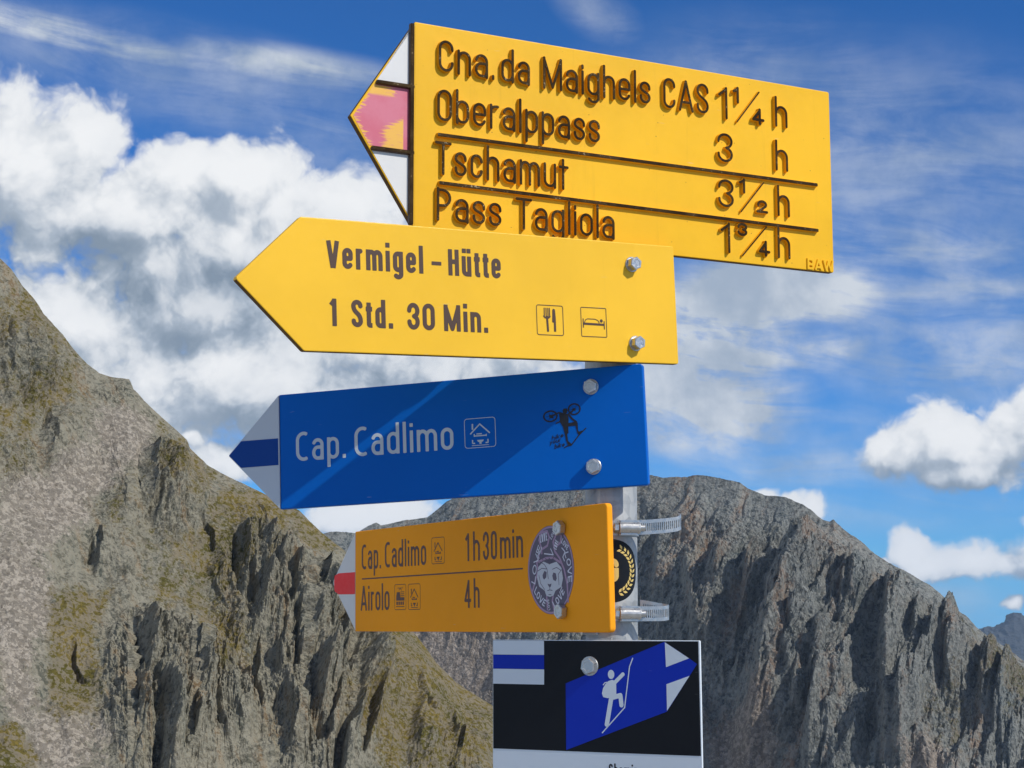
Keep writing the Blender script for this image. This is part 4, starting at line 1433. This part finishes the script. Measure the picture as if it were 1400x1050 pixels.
# ------------------------------------------------------------------ 4: amber sign with the round sticker
def sign_hours():
    r_ = sign_root(4, 'hiking_sign', 'amber sign with white and red tip and a round purple animal sticker')
    off = OFF[4]
    plate('panel', round_poly([(-547, -68.4), (50.0, -69.4), (49.0, 69.2), (-546, 68.4)], [1, 5, 5, 1]), off, 8.0, M['amber'], r_, 1.6)
    plate('arrow_tip', round_poly([(-547.2, -67.5), (-546.4, 67.5), (-618, -.5)], [.5, .5, 7]), off - .0006, 7.0, M['white'], r_, .6)
    s_ = Sheet()
    arc = [(-607.5 - 4.5 * math.cos(a), -1.5 + 14.0 * math.sin(a)) for a in np.linspace(-.9, .9, 7)]
    s_.v = [[u, v, -.35] for u, v in [(-547.6, -17.6), (-547.4, 12.6), (-598, 12.4)] + arc[::-1] + [(-598, -17.0)]]
    s_.f, s_.mi = [list(range(len(s_.v)))], [0]
    s_.build('tip_band', [M['red']], r_, off)
    T, X = .112, .74
    k = dict(w=.25, cell=.6)
    s_ = Sheet()
    ps = text_paths('Cap.', -525.7, 15.4, -469.7, 34, T, X, .13, 'wide') + text_paths('Cadlimo', -458.3, 15.8, -346.6, 34, T, X, .13, 'wide')
    s_.draw(ps, **k)
    s_.build('lettering', [M['maroon']], r_, off)
    s_ = Sheet()
    ps = text_paths('1', -249.3, 16.8, -239.6, 34, T, X) + text_paths('h', -229.9, 16.8, -214.6, 34, T, X) + text_paths('30', -207, 16.8, -175.4, 34, T, X) + text_paths('min', -168.3, 17, -118.3, 34, T, X, .13)
    s_.draw(ps, **k)
    s_.build('lettering', [M['maroon']], r_, off)
    s_ = Sheet()
    s_.draw(text_paths('Airolo', -529.1, -40.4, -446.3, 34, T, X, .12), **k)
    s_.build('lettering', [M['maroon']], r_, off)
    s_ = Sheet()
    s_.draw(text_paths('4h', -252.1, -40, -216.6, 34, T, X, .2), **k)
    s_.build('lettering', [M['maroon']], r_, off)
    s_ = Sheet()
    s_.draw([([(-525.4, 2.6), (-119.1, 3.9)], False, .85)], w=.25, cell=.8)
    s_.build('rule', [M['maroon']], r_, off)
    for a in ((-332, 16.4, -299.6, 49.3), (-394.4, -40.4, -362.6, -7.6)):
        s_ = Sheet()
        hut_icon(s_, *a, .7, .35)
        s_.build('pictogram', [M['maroon']], r_, off)
    s_ = Sheet()
    train_icon(s_, -431.5, -40.2, -400.8, -7.4, .35)
    s_.build('pictogram', [M['maroon']], r_, off)
    # round sticker
    cu, cv, ra, rb = -61.6, .7, 46.8, 49.8
    st = Sheet()
    st.v = [[cu + ra * math.cos(a), cv + rb * math.sin(a), .2] for a in np.linspace(0, 2 * math.pi, 65)[:-1]]
    st.f, st.mi = [list(range(64))], [0]
    body = st.build('sticker', [M['plum']], r_, off)
    q = lambda x, y: (cu + (x - 270) / 220 * ra, cv - (y - 554) / 424 * rb)     # drawn in the pixels of a close view

    def words(s_, tx, p0, p1, cap, w, t=.17, bend=0.0):
        a, b = np.array(q(*p0)), np.array(q(*p1))
        L = np.linalg.norm(b - a)
        d = (b - a) / L
        nrm = np.array([-d[1], d[0]])
        tp = text_paths(tx, 0, 0, L, cap, t, .72, .12)
        s_.draw([([tuple(a + d * u + nrm * (v + bend * 4 * (u / L) * (1 - u / L))) for u, v in pts], cl, h) for pts, cl, h in tp], w=w, cell=.42)
    s_ = Sheet()
    s_.draw([([(cu + (ra - 1.7) * math.cos(a), cv + (rb - 1.7) * math.sin(a)) for a in np.linspace(0, 2 * math.pi, 49)[:-1]], True, 1.1)], w=.3, cell=.6)
    for pts in ([(95, 745), (125, 640), (150, 560), (140, 480), (165, 400)], [(430, 860), (425, 700), (400, 560), (360, 450), (315, 380), (300, 290), (330, 220), (380, 230), (370, 300), (335, 330)],
                [(190, 390), (185, 330), (165, 260), (190, 190), (245, 180), (265, 240), (245, 320), (195, 350)], [(235, 930), (230, 810)], [(300, 945), (282, 850), (290, 810)], [(160, 470), (230, 440), (300, 440), (365, 490)]):
        s_.draw([([q(*p) for p in pts], False, 1.35)], w=.32, cell=.5, round_cap=True)
    s_.build('sticker_ribbon', [M['mauve']], body, off)
    s_ = Sheet()
    for a in (('LOVE', (122, 690), (196, 330), 8.6, .4, .16, 3.0), ('LOVE', (108, 760), (205, 905), 8.5, .4, .17, -2.0), ('LOVE', (305, 915), (400, 770), 8.5, .4, .17, -2.0), ('LOVE', (402, 400), (428, 690), 8.4, .4, .17, 3.0),
              ('LOVE', (178, 290), (248, 270), 9.5, .4), ('LOVE', (330, 370), (352, 290), 6.5, .4), ('LOVE', (262, 935), (250, 830), 4.0, .4), ('LOVE', (375, 300), (430, 380), 6.0, .4), ('LOVE', (285, 270), (330, 190), 5.0, .4)):
        words(s_, *a)
    s_.draw([([q(*p) for p in ((212, 395), (300, 412), (275, 350))], False, .7), ([q(*p) for p in ((150, 345), (172, 380), (150, 410), (165, 440))], False, .7), ([q(*p) for p in ((380, 350), (410, 390), (390, 440), (405, 480))], False, .7)], w=.4, cell=.4)
    s_.build('sticker_lettering', [M['lilac']], body, off)
    # the animal's face
    s_ = Sheet()
    head = [(205, 470), (262, 500), (330, 480), (375, 540), (388, 640), (372, 720), (315, 755), (296, 800), (262, 812), (228, 800), (212, 750), (160, 710), (140, 620), (155, 520)]
    s_.draw([], [[q(*p) for p in head]], w=.5, cell=.6)
    s_.build('sticker_face', [M['pearl']], body, off)
    s_ = Sheet()
    pg = [[q(*p) for p in ((195, 600), (215, 560), (235, 575), (230, 625), (210, 645), (198, 630))], [q(*p) for p in ((288, 610), (300, 580), (322, 590), (330, 640), (318, 665), (296, 650))],
          [q(*p) for p in ((240, 685), (262, 692), (280, 685), (272, 715), (262, 722), (252, 712))]]
    ln = [[(262, 720), (262, 745), (240, 752)], [(262, 745), (286, 752)], [(150, 560), (190, 535), (240, 545)], [(290, 550), (330, 535), (372, 565)], [(225, 440), (262, 500), (300, 445)], [(170, 470), (215, 500), (240, 545), (250, 640)],
          [(375, 560), (345, 600), (350, 700)], [(160, 600), (175, 680), (212, 740)], [(250, 790), (275, 792)], [(205, 470), (190, 430), (215, 410)], [(300, 440), (330, 420), (345, 450)], [(262, 440), (250, 470), (262, 500), (274, 470), (262, 440)]]
    s_.draw([([q(*p) for p in l_], False, .42) for l_ in ln], pg, w=.6, cell=.36, round_cap=True)
    s_.build('sticker_outline', [M['plum']], body, off)
    plain_bolts(r_, off, [(-36.5, 46.4), (-37.0, -46.0)], washer=.4, head=8.6, h=8.5)
    bracket(r_, off, 8.0, -72, 72, 24)


M['plum'] = mat('dark_plum_print', (.085, .066, .115), .45)
M['mauve'] = mat('mauve_print', (.36, .23, .36), .45)
M['lilac'] = mat('pale_lilac_print', (.62, .62, .72), .45)
M['pearl'] = mat('pearl_grey_print', (.52, .54, .60), .45)
sign_hours()


# ------------------------------------------------------------------ 5: black trail board
def board():
    r_ = sign_root(5, 'trail_board', 'lowest board, black with a blue climber arrow above a pale grey strip', 'board')
    off = OFF[5]
    out = round_poly([(-132.5, -214), (120.3, -214), (120.3, 60.0), (-132.5, 60.4)], 1.5)
    plate('panel', out, off, 3.0, M['white_film'], r_, .5)
    s_ = Sheet()

    def flat(pts, w=.2, mi=0):
        b = len(s_.v)
        s_.v += [[u, v, w] for u, v in pts]
        s_.f.append(list(range(b, b + len(pts))))
        s_.mi.append(mi)
    flat([(-131.8, -59.6), (119.2, -58.8), (118.6, 59.0), (-131.8, 59.6)])
    s_.build('black_field', [M['black']], r_, off)
    for pts, m_ in (([(-131.6, 43.9), (-66.3, 43.8), (-66.3, 59.2), (-131.6, 59.4)], 'white_film'), ([(-131.6, 28.3), (-66.3, 28.2), (-66.3, 43.6), (-131.6, 43.7)], 'royal'), ([(-131.6, 11.6), (-66.5, 11.5), (-66.3, 28.0), (-131.6, 28.1)], 'white_film')):
        s_ = Sheet()
        flat(pts, .35)
        s_.build('flag_stripe', [M[m_]], r_, off)
    s_ = Sheet()
    flat([(-39.4, 13.2), (-39.5, -58.2), (81.4, -14.2), (116.8, 35.5), (108, 41.4), (79.9, 58.5)], .35)
    s_.build('arrow', [M['royal']], r_, off)
    s_ = Sheet()
    flat([(80.3, 58.0), (81.2, 32.0), (107.9, 41.4)], .5)
    flat([(81.4, 14.2), (81.5, -13.4), (108.1, 23.3)], .5)
    s_.build('arrow_tip', [M['white_film']], r_, off)
    # climber on a rope
    s_ = Sheet()
    s_.draw([([(42.5, 41.5), (38.4, 32.1), (31.9, -11.2), (4.5, -38.7)], False, .62)], w=.5, cell=.45)
    s_.draw([([(20.4, 14.9), (30.3, 23.9)], False, 2.1), ([(18.6, -.6), (27.0, 1.6), (28.2, -8.6)], False, 2.5), ([(16.0, -1.6), (10.4, -29.4)], False, 2.6)], w=.5, cell=.5, round_cap=True)
    s_.draw([], [[(12.7, 16.4), (17.4, 17.9), (21.4, 16.6), (22.2, 13.3), (22.2, 2.5), (12.1, -1.7), (6.4, -.6), (4.9, 3.2), (6.2, 8.6), (9.2, 13.1)],
                 [(16.2 + 3.9 * math.cos(a), 23.6 + 4.9 * math.sin(a)) for a in np.linspace(0, 2 * math.pi, 21)[:-1]]], w=.52, cell=.5)
    s_.draw([([(6.2, 12.0), (8.6, 14.6), (11.6, 15.4)], False, .5)], w=.5, cell=.4)
    s_.build('climber_figure', [M['white_film']], r_, off)
    s_ = Sheet()
    s_.draw(text_paths('Chemin', 12.1, -83.0, 46.7, 12.2, .15, .74, .13), w=.25, cell=.4)
    s_.build('lettering', [M['ink']], r_, off)
    plain_bolts(r_, off, [(-9.6, 32.2)], washer=10.5, head=9.2, h=6.5)
    bracket(r_, off, 3.0, -120, 62.6, 30)


board()


# ------------------------------------------------------------------ round sticker on the tube
M['gold'] = mat('gold_print', (.78, .55, .16), .38, .3)


def post_sticker():
    z0 = 1.654
    face = math.atan2(CAM[1], CAM[0])       # it faces the path

    def wrap(u, v, h):
        r_ = .0288 + .0002 + h / 1000
        a = face + (u / 1000) / .0288
        return (r_ * math.cos(a), r_ * math.sin(a), z0 + v / 1000)
    s_ = Sheet()
    s_.draw([], [[(34.5 * math.cos(a), 34.5 * math.sin(a)) for a in np.linspace(0, 2 * math.pi, 49)[:-1]]], w=0, cell=1.2)
    b = s_.build('sticker', [M['black']], post, 0, wrap)
    s_ = Sheet()
    for sgn in (1, -1):
        for k in range(13):
            a = R(-72 + k * 11.2)
            c = np.array([25.6 * math.cos(a) * sgn, 25.6 * math.sin(a)])
            tg = np.array([-math.sin(a) * sgn, math.cos(a)])
            nr = np.array([math.cos(a) * sgn, math.sin(a)])
            for side in (-1, 1):
                d = tg * .8 + nr * side * .6
                p0 = c + nr * side * .35
                d = d / np.linalg.norm(d)
                e = np.array([-d[1], d[0]])
                s_.draw([], [[tuple(p0), tuple(p0 + d * 2.9 + e * 1.5), tuple(p0 + d * 6.4), tuple(p0 + d * 2.9 - e * 1.5)]], w=.15 + .02 * (side + 1), cell=.5)
    s_.draw(text_paths('G', -6.0, -12.5, 8.0, 26, .20, .7), w=.15, cell=.7)
    s_.build('sticker_emblem', [M['gold']], b, 0, wrap)


post_sticker()


# ------------------------------------------------------------------ hose clamps
def band_mesh(bm, path, w, slots=True, th=.0007, tilt=None, pitch=.0023):
    """strip of steel along a plan path [(x, y, z)], width w upright, pierced with slots"""
    P = np.array(path, float)
    seg = np.linalg.norm(np.diff(P[:, :2], axis=0), axis=1)
    s = np.concatenate([[0], np.cumsum(seg)])
    n = max(4, int(s[-1] / (pitch / 2)))
    t = np.linspace(0, s[-1], n + 1)
    Q = np.stack([np.interp(t, s, P[:, k]) for k in range(3)], -1)
    T = np.gradient(Q, axis=0)
    T /= np.linalg.norm(T[:, :2], axis=1, keepdims=True)
    Nn = np.stack([T[:, 1], -T[:, 0], np.zeros(n + 1)], -1)
    rows = [-.5, -.27, .27, .5]
    grid = {}
    for side in (0, 1):
        for k, r_ in enumerate(rows):
            for i in range(n + 1):
                p = Q[i] + Nn[i] * th * (side - .5)
                grid[side, k, i] = bm.verts.new((p[0], p[1], p[2] + r_ * w))
    solid = lambda k, i: 0 <= i < n and 0 <= k < 3 and not (slots and k == 1 and i % 2 == 0 and 2 < i < n - 3)
    for i in range(n):
        for k in range(3):
            if not solid(k, i):
                continue
            bm.faces.new((grid[0, k, i], grid[0, k, i + 1], grid[0, k + 1, i + 1], grid[0, k + 1, i]))
            bm.faces.new((grid[1, k, i], grid[1, k + 1, i], grid[1, k + 1, i + 1], grid[1, k, i + 1]))
            for (dk, di), e in (((-1, 0), ((k, i), (k, i + 1))), ((1, 0), ((k + 1, i), (k + 1, i + 1))), ((0, -1), ((k, i), (k + 1, i))), ((0, 1), ((k, i + 1), (k + 1, i + 1)))):
                if not solid(k + dk, i + di):
                    (k1, i1), (k2, i2) = e
                    bm.faces.new((grid[0, k1, i1], grid[0, k2, i2], grid[1, k2, i2], grid[1, k1, i1]))


def clamp(z, label, tail, slant):
    r_ = tag(empty('hose_clamp', (0, 0, z)), label, 'clamp', 'steel hose clamps round the post')
    bm = bmesh.new()
    ring = [(.0300 * math.cos(a), .0300 * math.sin(a), 0) for a in np.linspace(R(-62), R(-62 + 352), 80)]
    band_mesh(bm, ring, .0160, slots=False)
    mesh_obj('band', bm, M['stainless'], r_)
    bm = bmesh.new()
    band_mesh(bm, tail, .0160)
    mesh_obj('loose_end', bm, M['stainless'], r_)
    # worm housing with its screw
    bm = bmesh.new()
    cx, cy = .0195, -.0355
    mt = Matrix.Translation((cx, cy, 0)) @ Matrix.Rotation(slant, 4, 'Z') @ Matrix.Rotation(math.pi / 2, 4, 'Y')
    lathe(bm, [(.0058, -.0135), (.0066, -.013), (.0066, .0085), (.0058, .0100), (.0036, .0112), (.0036, .0150), (.003, .0156)], 20, mtx=mt)
    m2 = Matrix.Translation((cx, cy, 0)) @ Matrix.Rotation(slant, 4, 'Z')
    box(bm, (-.0125, .0010, -.0084), (.0075, .0052, .0084), m2)
    box(bm, (-.0118, -.0030, .0058), (.0068, .0030, .0076), m2)
    box(bm, (-.0118, -.0030, -.0076), (.0068, .0030, -.0058), m2)
    mesh_obj('housing', bm, M['steel'], r_, False)
    bm = bmesh.new()
    lathe(bm, [(.0052, -.0190), (.0056, -.0184), (.0056, -.0142), (.0050, -.0136)], 6, mtx=mt)
    box(bm, (-.0005, -.0045, -.0200), (.0005, .0045, -.0189), mt)
    mesh_obj('screw_head', bm, M['steel'], r_)
    return r_


up = [(.012, -.0312, 0), (.022, -.0318, .0002), (.040, -.0316, .0012), (.058, -.0300, .0028), (.070, -.0270, .0046)]
up += [(.070 + .0065 * math.sin(a) + (1 - math.cos(a)) * -.001, -.0270 + .0065 * (1 - math.cos(a)) + .001 * a, .0046 + .0022 * a) for a in np.linspace(.2, 2.2, 10)]
clamp(1.7005, 'upper hose clamp with its long loose end curling up beside the post', up, .12)
lo = [(.012, -.0312, 0), (.024, -.0322, 0), (.040, -.0322, 0), (.052, -.0310, .0002)]
lo += [(.0525 + .0085 * math.sin(a), -.0310 + .0090 * (1 - math.cos(a)), .0002 + .001 * a) for a in np.linspace(.3, 2.9, 12)] + [(.044, -.0120, .005), (.031, -.0080, .0072)]
clamp(1.6075, 'lower hose clamp with a short loose end looped back to the post', lo, .12)
